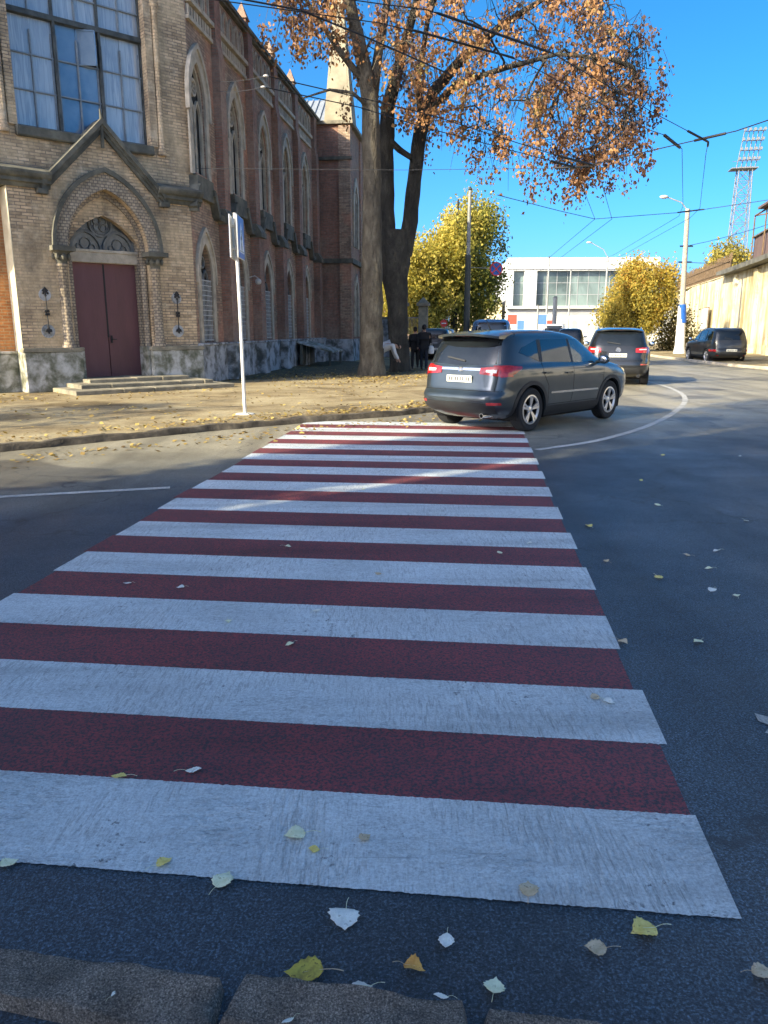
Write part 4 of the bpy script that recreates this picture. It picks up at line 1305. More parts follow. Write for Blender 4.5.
SUV = dict(
    paint='graphite', W=.9225, r=.362, axles=(-1.33, 1.33), track=.79, style='twin', tw=.225,
    levels=[(.22, -1.90, 2.00, .80, 5), (.30, -2.08, 2.16, .885, 5.5), (.42, -2.22, 2.25, .905, 6.5), (.56, -2.27, 2.29, .915, 6.5), (.63, -2.265, 2.29, .918, 6.5), (.66, -2.17, 2.28, .92, 7), (.82, -2.13, 2.22, .925, 7.5), (.93, -2.11, 2.08, .925, 7.5), (1.00, -2.10, 1.90, .918, 7.5), (1.06, -2.075, 1.55, .895, 7.5), (1.10, -2.05, 1.28, .87, 7.5), (1.16, -2.03, 1.10, .85, 7.5), (1.30, -1.97, .84, .805, 7.5), (1.45, -1.89, .56, .755, 7.5), (1.54, -1.82, .38, .715, 7), (1.60, -1.74, .18, .665, 6), (1.635, -1.58, -.06, .58, 5.5), (1.655, -1.15, -.40, .40, 4)],
    side_glass=[([(-.02, 1.10), (.98, 1.08)], [(-.02, 1.50), (.28, 1.49), (.56, 1.36), (.93, 1.11)], 'tint_light'),
                ([(-1.00, 1.135), (-.10, 1.105)], [(-.93, 1.495), (-.10, 1.50)]),
                ([(-1.62, 1.29), (-1.10, 1.145)], [(-1.52, 1.37), (-1.05, 1.49)])],
    pillars=[([(-.10, 1.10), (-.02, 1.10)], [(-.10, 1.50), (-.02, 1.50)]), ([(-1.09, 1.14), (-1.0, 1.13)], [(-1.04, 1.49), (-.93, 1.495)])],
    rear_glass=([(-.72, 1.12), (0, 1.08), (.72, 1.12)], [(-.61, 1.51), (0, 1.525), (.61, 1.51)]),
    wind=([(-.74, 1.12), (.74, 1.12)], [(-.58, 1.53), (.58, 1.53)]),
    seams=[[(-.06, 1.08), (-.05, .60), (-.10, .42)], [(-1.04, 1.12), (-1.03, .95), (-.86, .74), (-.84, .42)], [(1.02, 1.06), (1.00, .60), (.86, .42)], [(-.84, .42), (.86, .42)], [(-1.45, 1.62), (-1.60, 1.55)]],
    rear_seams=[[(-.80, .69), (.80, .69)], [(-.74, 1.08), (-.70, .70)], [(.74, 1.08), (.70, .70)]],
    tail=[('B', [(.40, .955), (.87, .915)], [(.40, 1.05), (.83, 1.09)]), ('S', [(-2.04, .905), (-1.90, .925), (-1.62, 1.05)], [(-2.04, 1.09), (-1.90, 1.095), (-1.62, 1.07)])],
    tail_clear=([(.52, .985), (.70, .975)], [(.52, 1.02), (.70, 1.025)]),
    reflector=(.62, .80, .475, .515), mirror=(.80, 1.13), handles=[(-.22, .93), (-.92, .955)],
    head=([(.50, .80), (.88, .84)], [(.50, .88), (.88, .94)]), strip=([(-.78, .60), (.82, .585)], [(-.78, .632), (.82, .617)]),
    rear_black=([(-.70, .33), (.70, .33)], [(-.74, .50), (.74, .50)]), rear_chrome=([(-.44, 1.005), (.44, 1.005)], [(-.44, 1.045), (.44, 1.045)]),
    plate_z=.87, badge=(1.015, .05), exhaust=(-.55,), spoiler=(-1.52, -2.08, .63, 1.575, 1.632, 1.53), antenna=(-1.30, 0),
    grille=([(-.55, .45), (.55, .45)], [(-.48, .78), (.48, .78)]))
car('crossover_car', 'dark grey crossover turning off the red and white crossing', SUV, 2.72, 14.41, 43.8)

T = dict(SUV)
T.update(paint='black_paint', W=.965, r=.36, axles=(-1.45, 1.45), track=.82, style='single', tw=.25, clad=False,
    levels=[(.24, -2.0, 2.1, .84, 5), (.32, -2.22, 2.28, .92, 6), (.45, -2.36, 2.36, .95, 6), (.60, -2.39, 2.39, .96, 6), (.72, -2.37, 2.38, .965, 6), (.80, -2.34, 2.34, .965, 6), (.95, -2.32, 2.2, .965, 6), (1.04, -2.30, 1.9, .955, 6), (1.10, -2.28, 1.5, .94, 6), (1.16, -2.26, 1.2, .915, 6), (1.24, -2.23, 1.0, .88, 6), (1.40, -2.14, .7, .82, 6), (1.55, -2.03, .4, .765, 6), (1.64, -1.94, .15, .72, 6), (1.69, -1.82, -.1, .66, 5.5), (1.72, -1.4, -.5, .45, 4)],
    side_glass=[([(0, 1.16), (1.0, 1.14)], [(0, 1.58), (.3, 1.56), (.9, 1.2)]), ([(-1.1, 1.18), (-.1, 1.16)], [(-1.05, 1.58), (-.1, 1.58)]), ([(-1.8, 1.2), (-1.2, 1.18)], [(-1.65, 1.55), (-1.15, 1.58)])],
    pillars=[([(-.10, 1.16), (0, 1.16)], [(-.1, 1.58), (0, 1.58)])],
    rear_glass=([(-.74, 1.20), (0, 1.18), (.74, 1.20)], [(-.66, 1.60), (0, 1.62), (.66, 1.60)]),
    wind=([(-.8, 1.18), (.8, 1.18)], [(-.65, 1.6), (.65, 1.6)]),
    seams=[[(-.05, 1.14), (-.05, .45)], [(1.05, 1.1), (.98, .45)], [(-1.1, 1.16), (-.95, .8), (-.95, .45)]],
    rear_seams=[[(-.85, .74), (.85, .74)], [(-.80, 1.15), (-.76, .75)], [(.80, 1.15), (.76, .75)]],
    tail=[('B', [(.50, .99), (.90, .97)], [(.50, 1.11), (.86, 1.15)]), ('S', [(-2.22, .97), (-2.0, 1.02)], [(-2.22, 1.14), (-2.0, 1.1)])],
    tail_clear=([(.60, 1.06), (.80, 1.065)], [(.60, 1.085), (.80, 1.095)]),
    reflector=(.66, .88, .62, .655), mirror=(.9, 1.2), handles=[(-.25, 1.0), (-1.05, 1.02)],
    head=([(.5, .8), (.9, .84)], [(.5, .92), (.9, .98)]), rails=(-1.7, .1, .64, 1.72), rail_mat='chrome',
    rear_black=([(-.72, .36), (.72, .36)], [(-.76, .54), (.76, .54)]), plate_z=.905, badge=(1.06, .078), emblem='vw', exhaust=(-.62, .62),
    spoiler=(-1.75, -2.10, .66, 1.655, 1.70, 1.60))
for k in ('strip', 'rear_chrome', 'antenna'): T.pop(k, None)
car('black_suv', 'black suv with round silver badge seen squarely from behind, brake lamps red', T, 7.72, 25.9, 16.5)

B_ = dict(SUV)
B_.update(paint='darkgrey_paint', W=.925, r=.36, axles=(-1.36, 1.36), track=.80, style='single', tw=.25,
    levels=[(.28, -2.0, 2.05, .82, 5), (.38, -2.26, 2.25, .90, 6), (.50, -2.33, 2.32, .915, 6.5), (.66, -2.33, 2.32, .92, 6.5), (.74, -2.27, 2.31, .925, 6.5), (.92, -2.25, 2.26, .925, 7), (1.02, -2.23, 2.05, .92, 7), (1.08, -2.21, 1.6, .905, 7), (1.14, -2.19, 1.2, .885, 7), (1.22, -2.16, 1.0, .86, 7), (1.45, -2.08, .62, .80, 7), (1.60, -2.0, .35, .75, 7), (1.70, -1.90, .1, .69, 6), (1.75, -1.6, -.3, .5, 4.5)],
    side_glass=[([(0, 1.14), (.95, 1.13)], [(0, 1.60), (.3, 1.58), (.82, 1.2)], 'tint_light'), ([(-1.0, 1.14), (-.1, 1.14)], [(-.98, 1.60), (-.1, 1.60)], 'tint_light'), ([(-1.9, 1.17), (-1.1, 1.14)], [(-1.78, 1.57), (-1.08, 1.60)])],
    pillars=[([(-.10, 1.14), (0, 1.14)], [(-.1, 1.6), (0, 1.6)]), ([(-1.1, 1.14), (-1.0, 1.14)], [(-1.08, 1.6), (-.98, 1.6)])],
    rear_glass=([(-.72, 1.17), (0, 1.16), (.72, 1.17)], [(-.63, 1.60), (0, 1.61), (.63, 1.60)]),
    wind=([(-.76, 1.16), (.76, 1.16)], [(-.63, 1.6), (.63, 1.6)]),
    seams=[[(-.05, 1.12), (-.05, .45)], [(1.0, 1.1), (.95, .45)], [(-1.05, 1.12), (-.95, .8), (-.95, .45)]],
    rear_seams=[[(-.84, .76), (.84, .76)]],
    tail=[('B', [(.72, .60), (.90, .60)], [(.72, .70), (.90, .70)])], reflector=(.6, .7, .40, .43), mirror=(.85, 1.2),
    handles=[(-.25, 1.0), (-1.0, 1.02)], rails=(-1.75, .1, .66, 1.76), plate_z=.66,
    rear_black=([(-.72, .38), (.72, .38)], [(-.76, .55), (.76, .55)]), exhaust=(-.5,))
for k in ('strip', 'rear_chrome', 'antenna', 'tail_clear', 'badge', 'spoiler'): B_.pop(k, None)
car('offroad_car', 'dark off-road car with roof rails parked by the yellow wall', B_, 17.42, 41.4, 3.0)

# minibus proportions for the van hidden behind the crossover
VN = dict(B_)
VN.update(paint='blue_paint', cat='van', W=.95, clad=False, levels=[(.26, -2.2, 2.1, .84, 6), (.36, -2.40, 2.35, .92, 7), (.6, -2.44, 2.42, .945, 7), (.95, -2.43, 2.38, .95, 8), (1.1, -2.42, 2.1, .945, 8), (1.2, -2.41, 1.8, .935, 8), (1.5, -2.38, 1.5, .89, 8), (1.85, -2.33, 1.1, .83, 8), (2.02, -2.26, .8, .77, 7), (2.10, -2.0, .4, .6, 5)],
    side_glass=[([(.3, 1.2), (1.5, 1.2)], [(.3, 1.78), (1.1, 1.7)], 'tint_light'), ([(-1.0, 1.2), (.2, 1.2)], [(-1.0, 1.78), (.2, 1.78)]), ([(-2.1, 1.2), (-1.1, 1.2)], [(-2.05, 1.78), (-1.1, 1.78)])],
    pillars=[([(.2, 1.2), (.3, 1.2)], [(.2, 1.78), (.3, 1.78)])], axles=(-1.5, 1.5),
    rear_glass=([(-.80, 1.30), (.80, 1.30)], [(-.70, 1.97), (.70, 1.97)]), wind=([(-.8, 1.25), (.8, 1.25)], [(-.7, 1.8), (.7, 1.8)]),
    tail=[('B', [(.76, .85), (.89, .85)], [(.74, 1.5), (.84, 1.5)])], reflector=(.6, .75, .42, .46), mirror=(1.5, 1.35), rails=(-2.0, .6, .72, 2.1), plate_z=.8, rear_seams=[[(-.85, .6), (.85, .6)]],
    head=([(.6, .8), (.9, .84)], [(.6, .98), (.9, 1.02)]))
car('blue_van', 'blue van with black roof rails parked ahead of the grey crossover', VN, 4.95, 36.4, 8)
WV = dict(VN); WV.update(paint='white_paint_car')
car('white_van', 'white van far down the road between the two leading cars', WV, 13.6, 63, 14)
HB = dict(B_); HB.update(paint='black_paint'); HB.pop('rails', None)
car('parked_car', 'dark car just left of the black suv, in front of the white van', HB, 13.0, 55, 14)
HB2 = dict(HB); HB2.update(paint='darkgrey_paint')
car('parked_car', 'dark car parked on the pavement under the yellow-green tree', HB2, 3.0, 44, 10)
HB3 = dict(HB); HB3.update(paint='silver_paint')
car('parked_car', 'pale silver car parked left of the blue van', HB3, 3.75, 50, 8)

# ------------------------------------------------------------------ trees
def leaf_material(name, stops, trans=.35, rough=.65):
    m, nt, b = nodes(name)
    at = nt.nodes.new('ShaderNodeAttribute'); at.attribute_name = 'tint'
    col = ramp(nt, stops, at.outputs['Fac'])
    nt.links.new(col, b.inputs['Base Color'])
    b.inputs['Roughness'].default_value = rough
    b.inputs['Specular IOR Level'].default_value = .25
    tr = nt.nodes.new('ShaderNodeBsdfTranslucent'); nt.links.new(col, tr.inputs[0])
    mx = nt.nodes.new('ShaderNodeMixShader'); mx.inputs[0].default_value = trans
    nt.links.new(b.outputs[0], mx.inputs[1]); nt.links.new(tr.outputs[0], mx.inputs[2])
    nt.links.new(mx.outputs[0], nt.nodes['Material Output'].inputs[0])
    return m
M['leaf_brown'] = leaf_material('withered_brown_leaves', [(0, (.09, .06, .055)), (.25, (.20, .115, .075)), (.5, (.37, .20, .095)), (.75, (.54, .29, .12)), (1, (.43, .34, .13))], .38)
M['leaf_yellow'] = leaf_material('yellow_green_leaves', [(0, (.12, .15, .04)), (.3, (.23, .24, .055)), (.55, (.42, .38, .075)), (.8, (.60, .49, .10)), (1, (.70, .58, .15))], .55)
M['leaf_amber'] = leaf_material('amber_leaves', [(0, (.16, .16, .05)), (.3, (.34, .30, .07)), (.55, (.55, .44, .09)), (.85, (.68, .51, .11)), (1, (.60, .34, .08))], .55)
M['leaf_olive'] = leaf_material('olive_leaves', [(0, (.05, .055, .025)), (.4, (.17, .15, .05)), (.8, (.34, .27, .08)), (1, (.42, .33, .12))], .3)

def leaf_mesh(name, cen, size, hang, tint, m, parent, seed):
    """one mesh of folded leaf-sized faces at the given points"""
    r = np.random.default_rng(seed)
    n = len(cen)
    a = r.normal(size=(n, 3)); a[:, 2] -= hang
    a /= np.linalg.norm(a, axis=1, keepdims=True)
    b = r.normal(size=(n, 3)); b -= a*(a*b).sum(1, keepdims=True); b /= np.linalg.norm(b, axis=1, keepdims=True)
    c = np.cross(a, b)
    s = size*r.uniform(.55, 1.25, (n, 1))
    w_ = s*r.uniform(.30, .48, (n, 1))
    p0 = cen; p2 = cen+a*s
    mid = cen+a*s*.45
    p1 = mid+b*w_+c*s*.14; p3 = mid-b*w_+c*s*.14
    vs = np.stack([p0, p1, p2, p3], 1).reshape(-1, 3).astype(np.float32)
    idx = (np.arange(n)*4)[:, None]
    fs = np.concatenate([idx+[0, 1, 2], idx+[0, 2, 3]], 1).reshape(-1)
    me = bpy.data.meshes.new(name)
    nf = 2*n
    me.vertices.add(len(vs)); me.vertices.foreach_set('co', vs.reshape(-1))
    me.loops.add(nf*3); me.loops.foreach_set('vertex_index', fs.astype(np.int32))
    me.polygons.add(nf); me.polygons.foreach_set('loop_start', (np.arange(nf)*3).astype(np.int32)); me.polygons.foreach_set('loop_total', np.full(nf, 3, np.int32))
    me.update(calc_edges=True)
    at = me.attributes.new('tint', 'FLOAT', 'FACE')
    at.data.foreach_set('value', np.repeat(np.clip(tint, 0, 1), 2).astype(np.float32))
    me.materials.append(m)
    o = bpy.data.objects.new(name, me); C.objects.link(o); o.parent = parent
    return o

class Tree:
    def __init__(s, trunks, seed):
        """trunks: polylines [(x,y,z,r), ...] relative to the base"""
        s.r = np.random.default_rng(seed); s.seed = seed
        s.pos = []; s.dirs = []; s.fix = []; s.par = []
        s.trunks = trunks; s.paths = []; s.cnt = {}
        for tr in trunks:
            last = None
            for i in range(len(tr)-1):
                a, b = np.array(tr[i]), np.array(tr[i+1]); k = max(1, int(np.linalg.norm((b-a)[:3])/.5))
                for q in range(k):
                    p = a+(b-a)*q/k
                    s.pos.append(p[:3]); s.dirs.append((b-a)[:3]/np.linalg.norm((b-a)[:3])); s.par.append(-1); s.fix.append(p[3])
            s.pos.append(np.array(tr[-1][:3])); s.dirs.append((b-a)[:3]/np.linalg.norm((b-a)[:3])); s.par.append(-1); s.fix.append(tr[-1][3])
    def grow(s, targets, zmin, droop=.3, rmin=.012, up=.6):
        T = np.array(targets)
        P = np.array(s.pos)
        dd = np.array([np.min(np.linalg.norm(P-t, axis=1)) for t in T])
        s.tips = []
        for i in np.argsort(dd):
            t = T[i]
            P = np.array(s.pos); D = np.array(s.dirs)
            v = t-P; L = np.linalg.norm(v, axis=1)
            al = (v*D).sum(1)/np.maximum(L, 1e-6)
            cost = L*(1.35-.55*al)+np.where(P[:, 2] < zmin, 50, 0)
            k = int(np.argmin(cost))
            p0, d0 = P[k], D[k]
            L0 = L[k]
            c1 = p0+(d0*.4+np.array([0, 0, up])*.4+v[k]/L0*.5)*L0*.4+s.r.normal(size=3)*.06*L0
            c2 = t+np.array([0, 0, droop])*L0*.35+s.r.normal(size=3)*.05*L0
            n = max(3, int(L0/.35))
            path = [k]
            for q in range(1, n+1):
                u = q/n
                p = p0*(1-u)**3+3*c1*u*(1-u)**2+3*c2*u*u*(1-u)+t*u**3
                if 0 < q < n: p = p+s.r.normal(size=3)*.025
                s.pos.append(p); pr = s.pos[path[-1]]
                dv = p-pr; s.dirs.append(dv/max(1e-6, np.linalg.norm(dv))); s.par.append(path[-1]); s.fix.append(0)
                path.append(len(s.pos)-1)
            s.paths.append(path)
            s.tips.append(path[-1])
        cnt = np.zeros(len(s.pos))
        for tip in s.tips: cnt[tip] += 1
        for i in range(len(s.pos)-1, -1, -1):
            if s.par[i] >= 0: cnt[s.par[i]] += cnt[i]
        s.rad = rmin*np.maximum(cnt, 1)**.5
        return s
    def wood(s, mb, sides=7):
        for tr in s.trunks:
            P = []; R = []
            rr = random.Random(s.seed)
            for i in range(len(tr)-1):
                a, b = np.array(tr[i]), np.array(tr[i+1]); k = max(2, int(np.linalg.norm((b-a)[:3])/.45))
                for q in range(k):
                    p = a+(b-a)*q/k; P.append(V(p[:3])+V((rr.uniform(-.03, .03), rr.uniform(-.03, .03), 0))*p[3]*2); R.append(p[3]*rr.uniform(.94, 1.06))
            P.append(V(tr[-1][:3])); R.append(tr[-1][3])
            mb.tube(P, R, 18)
        for path in s.paths:
            pts = [V(s.pos[i]) for i in path]
            r0 = [s.rad[i] for i in path]
            r0[0] = min(r0[1]*1.15, max(s.fix[path[0]], s.rad[path[0]], .02))
            mb.tube(pts, r0, sides if r0[0] > .05 else 4, caps=False)
        return mb
    def twigs(s, mb, per, L, hang, rad=.008):
        """short end twigs; returns the points where leaf clusters sit"""
        out = []
        for path in s.paths:
            m = len(path)
            for _ in range(per):
                u = s.r.uniform(.35, 1.0) if m > 3 else 1
                i = path[min(m-1, int(u*(m-1)+.5))]
                p = s.pos[i]
                d_ = s.r.normal(size=3); d_ /= np.linalg.norm(d_)
                l = L*s.r.uniform(.4, 1.1)
                mid = p+d_*l*.6; e = p+d_*l+np.array([0, 0, -hang])*l
                mb.tube([V(p), V(mid), V(e)], [rad*1.6, rad*1.2, rad*.7], 3, caps=False)
                out.append(e)
                if s.r.uniform() < .5: out.append(mid)
        return np.array(out)

def tree(name, label, loc, trunks, targets, zmin, leafm, barkm, per=4, twigL=.6, hang=.5, cl=18, cr=.28, size=.13, seed=1, droop=.3, tintf=None, group=None, bare=0, lhang=.8, rmin=.012, up=.6):
    root = empty(name, loc, 0, label, 'tree', group)
    t = Tree(trunks, seed).grow(targets, zmin, droop, rmin, up)
    mb = t.wood(MB()); tips = t.twigs(mb, per, twigL, hang)
    mb.build('trunk', barkm, root, smooth=60)
    r = np.random.default_rng(seed+5)
    n = len(tips)
    keep = r.uniform(size=n) > bare
    tips = tips[keep]; n = len(tips)
    k = np.maximum(2, (cl*r.uniform(.3, 1.5, n)).astype(int))
    cen = np.repeat(tips, k, 0)
    ct = np.repeat(r.normal(.5, .17, n), k)
    off = r.normal(size=cen.shape)*cr*np.array([.8, .8, 1.35]); off[:, 2] -= cr*.7*lhang
    cen = cen+off
    tint = ct+r.normal(0, .13, len(cen))
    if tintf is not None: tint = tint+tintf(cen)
    leaf_mesh('crown', cen, size, lhang, tint, leafm, root, seed+9)
    return root

# crown outline of the two big trees, in metres: (x, lowest foliage, highest foliage)
lowx = [-3.6, -2.6, -1.5, 0, 1.6, 2.7, 3.8, 4.9, 6.0, 7.2, 8.4, 9.0]
lowz = [12.2, 10.5, 10.3, 9.6, 8.7, 7.9, 7.4, 7.7, 7.6, 7.1, 7.6, 8.9]
topz = [13.5, 15, 16.5, 17.5, 18, 18, 17.5, 17, 15.5, 13.0, 11.3, 9.8]
def crown_targets(x0, x1, n, by, seed):
    r = np.random.default_rng(seed); out = []
    while len(out) < n:
        x = r.uniform(x0, x1); y = r.normal(0, 2.0)
        if abs(y) > 4.4*max(.12, 1-((x-2.6)/6.8)**2): continue
        lo, hi = np.interp(x, lowx, lowz), np.interp(x, lowx, topz)
        lo += .10*y*y*.5; 
        if hi-lo < .2: continue
        z = lo+(hi-lo)*r.uniform()**1.25
        out.append((x, by+y, z))
    return np.array(out)
B1 = np.array([-.42, 27.5, PZ]); B2 = np.array([.47, 30.3, PZ])
def rel(pts, b): return [tuple(np.array(p[:3])-b)+(p[3],) for p in pts]
tr1 = [rel([(-.42, 27.5, .0, 0.528), (-.44, 27.5, .6, 0.432), (-.42, 27.5, 2.6, 0.368), (-.40, 27.5, 5.5, 0.308), (-.42, 27.5, 8.0, 0.288), (-.46, 27.5, 9.2, 0.272)], B1),
       rel([(-.46, 27.5, 9.0, 0.264), (-.75, 27.5, 10.4, 0.224), (-1.2, 27.4, 12.2, 0.160), (-1.7, 27.2, 14.5, 0.080)], B1),
       rel([(-.42, 27.5, 8.8, 0.208), (-.25, 27.7, 10.0, 0.160), (.1, 28, 12.0, 0.120), (.5, 28.3, 15, 0.056)], B1),
       rel([(-.5, 27.4, 8.7, 0.064), (-1.0, 26.9, 9.0, 0.048), (-1.7, 26.4, 8.95, 0.040), (-2.5, 26.0, 8.6, 0.024)], B1),
       rel([(-.5, 27.5, 9.3, 0.128), (-1.4, 27.3, 10.3, 0.096), (-2.3, 27.2, 11.5, 0.064), (-3.0, 27, 12.6, 0.040)], B1)]
tg = crown_targets(-3.5, 1.8, 130, 27.5, 3)
tree('big_tree', 'tall tree with pale grey trunk and brown leaves before the church', tuple(B1), tr1, tg-B1, 8.0, M['leaf_brown'], M['bark'], per=5, twigL=.8, hang=.85, cl=44, cr=.17, size=.14, seed=21, lhang=1.9, bare=.80)
tr2 = [rel([(.60, 30.3, .0, 0.454), (.58, 30.3, .9, 0.370), (.50, 30.3, 2.4, 0.394), (.42, 30.3, 3.6, 0.487), (.42, 30.3, 4.6, 0.554), (.42, 30.3, 5.3, 0.504)], B2),
       rel([(.10, 30.3, 4.4, 0.336), (.08, 30.3, 6, 0.311), (.06, 30.3, 8, 0.285), (.15, 30.3, 9.5, 0.251), (.6, 30.2, 11.0, 0.184), (1.2, 30, 13, 0.117), (1.6, 30, 15.5, 0.059)], B2),
       rel([(.72, 30.3, 4.4, 0.336), (.98, 30.3, 5.6, 0.277), (1.10, 30.3, 7.0, 0.268), (1.32, 30.3, 8.7, 0.244), (1.75, 30.1, 9.9, 0.201), (2.7, 29.6, 10.8, 0.160), (3.9, 29, 11.6, 0.117), (5.2, 28.4, 12.2, 0.076), (6.6, 27.8, 12.1, 0.050)], B2),
       rel([(.12, 30.2, 8.4, 0.126), (.55, 30.1, 8.0, 0.109), (1.0, 30.2, 7.75, 0.101)], B2),
       rel([(1.35, 30.3, 8.8, 0.143), (1.2, 30, 10.2, 0.117), (1.5, 29.6, 12, 0.084), (2.4, 29, 14.5, 0.050)], B2),
       rel([(1.5, 30.2, 9.2, 0.134), (2.5, 29.2, 9.9, 0.109), (4.0, 28.2, 10.1, 0.084), (5.6, 27.5, 10.3, 0.059), (7.2, 27, 10.0, 0.041)], B2)]
tg = np.concatenate([crown_targets(1.0, 8.9, 240, 28.6, 4), crown_targets(5.0, 8.9, 45, 28.0, 41)])
tree('big_tree', 'dark forked tree leaning right with wide drooping brown crown', tuple(B2), tr2, tg-B2, 7.6, M['leaf_brown'], M['bark_dark'], per=5, twigL=.85, hang=.9, cl=46, cr=.18, size=.14, seed=22, droop=.55, lhang=1.9, bare=.80, tintf=lambda c: np.clip(-(c[:, 0]-4.5)*.06, -.26, .06))  # tintf puts the crown's shaded right side into the leaf colour

def blob_targets(n, c, rad, seed, flat=.15):
    r = np.random.default_rng(seed); out = []
    lob = [(r.normal(size=3)*.45, r.uniform(.5, .75)) for _ in range(9)]
    while len(out) < n:
        p = r.uniform(-1.15, 1.15, 3)
        if any(np.linalg.norm(p-a) < b for a, b in lob) and np.linalg.norm(p) > .25: out.append(np.array(c)+p*np.array(rad))
    return np.array(out)
# yellow-green tree up the left pavement
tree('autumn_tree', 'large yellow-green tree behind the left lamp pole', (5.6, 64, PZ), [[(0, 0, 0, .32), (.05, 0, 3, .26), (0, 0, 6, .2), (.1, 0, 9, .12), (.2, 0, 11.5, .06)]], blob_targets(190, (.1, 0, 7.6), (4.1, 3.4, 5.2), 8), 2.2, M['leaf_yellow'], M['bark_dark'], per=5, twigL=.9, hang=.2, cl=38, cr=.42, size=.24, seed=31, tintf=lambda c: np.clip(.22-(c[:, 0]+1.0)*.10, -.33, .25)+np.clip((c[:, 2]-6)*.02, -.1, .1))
tree('autumn_tree', 'yellow bush-like tree low behind the walking people', (.9, 62, PZ), [[(0, 0, 0, .2), (0, 0, 2, .15), (.1, 0, 5, .08)]], blob_targets(80, (.6, 0, 4.2), (2.4, 2.0, 3.4), 18), .9, M['leaf_yellow'], M['bark_dark'], per=5, twigL=.7, hang=.2, cl=30, cr=.36, size=.21, seed=35, tintf=lambda c: .05+0*c[:, 0])
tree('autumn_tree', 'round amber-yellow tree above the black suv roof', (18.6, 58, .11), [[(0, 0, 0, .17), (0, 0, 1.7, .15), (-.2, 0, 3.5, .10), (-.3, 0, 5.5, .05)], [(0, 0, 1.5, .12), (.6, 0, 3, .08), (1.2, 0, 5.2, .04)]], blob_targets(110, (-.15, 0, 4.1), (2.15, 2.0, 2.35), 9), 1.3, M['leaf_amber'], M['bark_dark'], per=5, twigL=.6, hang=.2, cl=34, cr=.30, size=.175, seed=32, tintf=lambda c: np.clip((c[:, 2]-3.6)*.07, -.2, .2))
tree('autumn_tree', 'olive-yellow tree rising behind the yellow wall near the mast', (43.5, 100, 3), [[(0, 0, 0, .3), (0, 0, 5, .2), (.1, 0, 9, .1)]], blob_targets(130, (.3, 0, 5.6), (4.3, 3, 3.9), 10), 2, M['leaf_amber'], M['bark_dark'], per=5, twigL=.9, hang=.2, cl=22, cr=.45, size=.34, seed=33, tintf=lambda c: -.12+0*c[:, 0])
tree('autumn_tree', 'small olive tree left of the mast behind the wall fence', (36.5, 95, 3), [[(0, 0, 0, .2), (0, 0, 3, .15), (.1, 0, 5, .08)]], blob_targets(70, (.2, 0, 3.5), (3.2, 2.4, 2.3), 12), 1, M['leaf_olive'], M['bark_dark'], per=5, twigL=.8, hang=.2, cl=16, cr=.4, size=.3, seed=34)
# bare vine-like shrub against the far end of the wall
root = empty('creeper_shrub', (22.3, 61.5, .11), 0, 'bare brownish creeper shrub between the amber tree and the pole', 'shrub')
t = Tree([[(0, 0, 0, .09), (0, 0, 1.5, .06), (.2, 0, 3.2, .03)], [(.5, 0, 0, .07), (.8, 0, 2, .04)], [(-.5, 0, 0, .07), (-.8, 0, 2, .04)]], 44).grow(blob_targets(120, (.3, 0, 2.2), (1.9, .9, 2.4), 45), .2, .2)
mb = t.wood(MB()); tips = t.twigs(mb, 5, .55, .3, .010); mb.build('stem', M['bark'], root)
r = np.random.default_rng(3); cen = np.repeat(tips, 6, 0); cen = cen+r.normal(size=cen.shape)*.25
leaf_mesh('foliage', cen, .16, .5, r.normal(.42, .25, len(cen)), M['leaf_olive'], root, 46)

# off to the left, outside the picture: the corner house and the poplar whose shade lies over the crossing
hs = empty('corner_house', (-14.0, -3.1, 0), radians(-14), 'tall plastered corner house behind the near pavement', 'building')
mb = MB(); mb.box(0, 9.5, -8, 0, 0, 17.5); mb.build('wall', M['pale_return'], hs)
mb = MB(); mb.box(-.0, 9.9, -8.4, .3, 17.5, 17.9); mb.build('roof', M['roof_metal'], hs)
for i in range(3):
    for j in range(5):
        mb = MB(); mb.box(1.2+2.9*i, 2.4+2.9*i, .01, .06, 1.6+3.4*j, 3.5+3.4*j); mb.build('window', M['glass_dark'], hs)
# unseen terrace, added outside the picture to bounce warm sunlight onto the church
ts = empty('bounce_terrace', (31, 4, 0), radians(-90), 'long cream terrace added out of view to bounce warm light', 'building')
mb = MB(); mb.box(-21, 21, 0, 9, 0, 9); mb.build('wall', M['terrace'], ts)
mb = MB(); mb.prism([(-21.4, 9), (21.4, 9), (20, 10.4), (-20, 10.4)], -.4, 9.4); mb.build('roof', M['roof_metal'], ts)
for i in range(9):
    for j in range(2):
        mb = MB(); mb.box(-19.6+4.7*i, -18.2+4.7*i, -.06, -.01, 1.4+3.6*j, 3.4+3.6*j); mb.build('window', M['glass_dark'], ts)
tree('poplar_tree', 'slender poplar beside the corner house', (-13.0, -.75, 0), [[(0, 0, 0, .3), (0, 0, 8, .2), (0, 0, 17, .05)]], blob_targets(170, (0, 0, 9.6), (1.0, 1.0, 8.2), 14, .1), 1.5, M['leaf_amber'], M['bark'], per=6, twigL=.45, hang=.1, cl=26, cr=.26, size=.2, seed=36)

tree('plane_tree', 'open crowned tree on the side street pavement by the church', (-17.5, 7.2, PZ), [[(0, 0, 0, .25), (0, 0, 2.2, .2), (.1, 0, 5, .12), (0, 0, 7.5, .05)], [(0, 0, 2.0, .14), (.9, .3, 4, .09), (1.6, .5, 6, .04)], [(0, 0, 2.2, .14), (-.9, -.2, 4.2, .09), (-1.5, -.4, 6, .04)]], blob_targets(75, (0, 0, 5.4), (2.6, 2.6, 2.6), 19), 1.8, M['leaf_brown'], M['bark'], per=4, twigL=.6, hang=.4, cl=22, cr=.28, size=.17, seed=39, bare=.45)
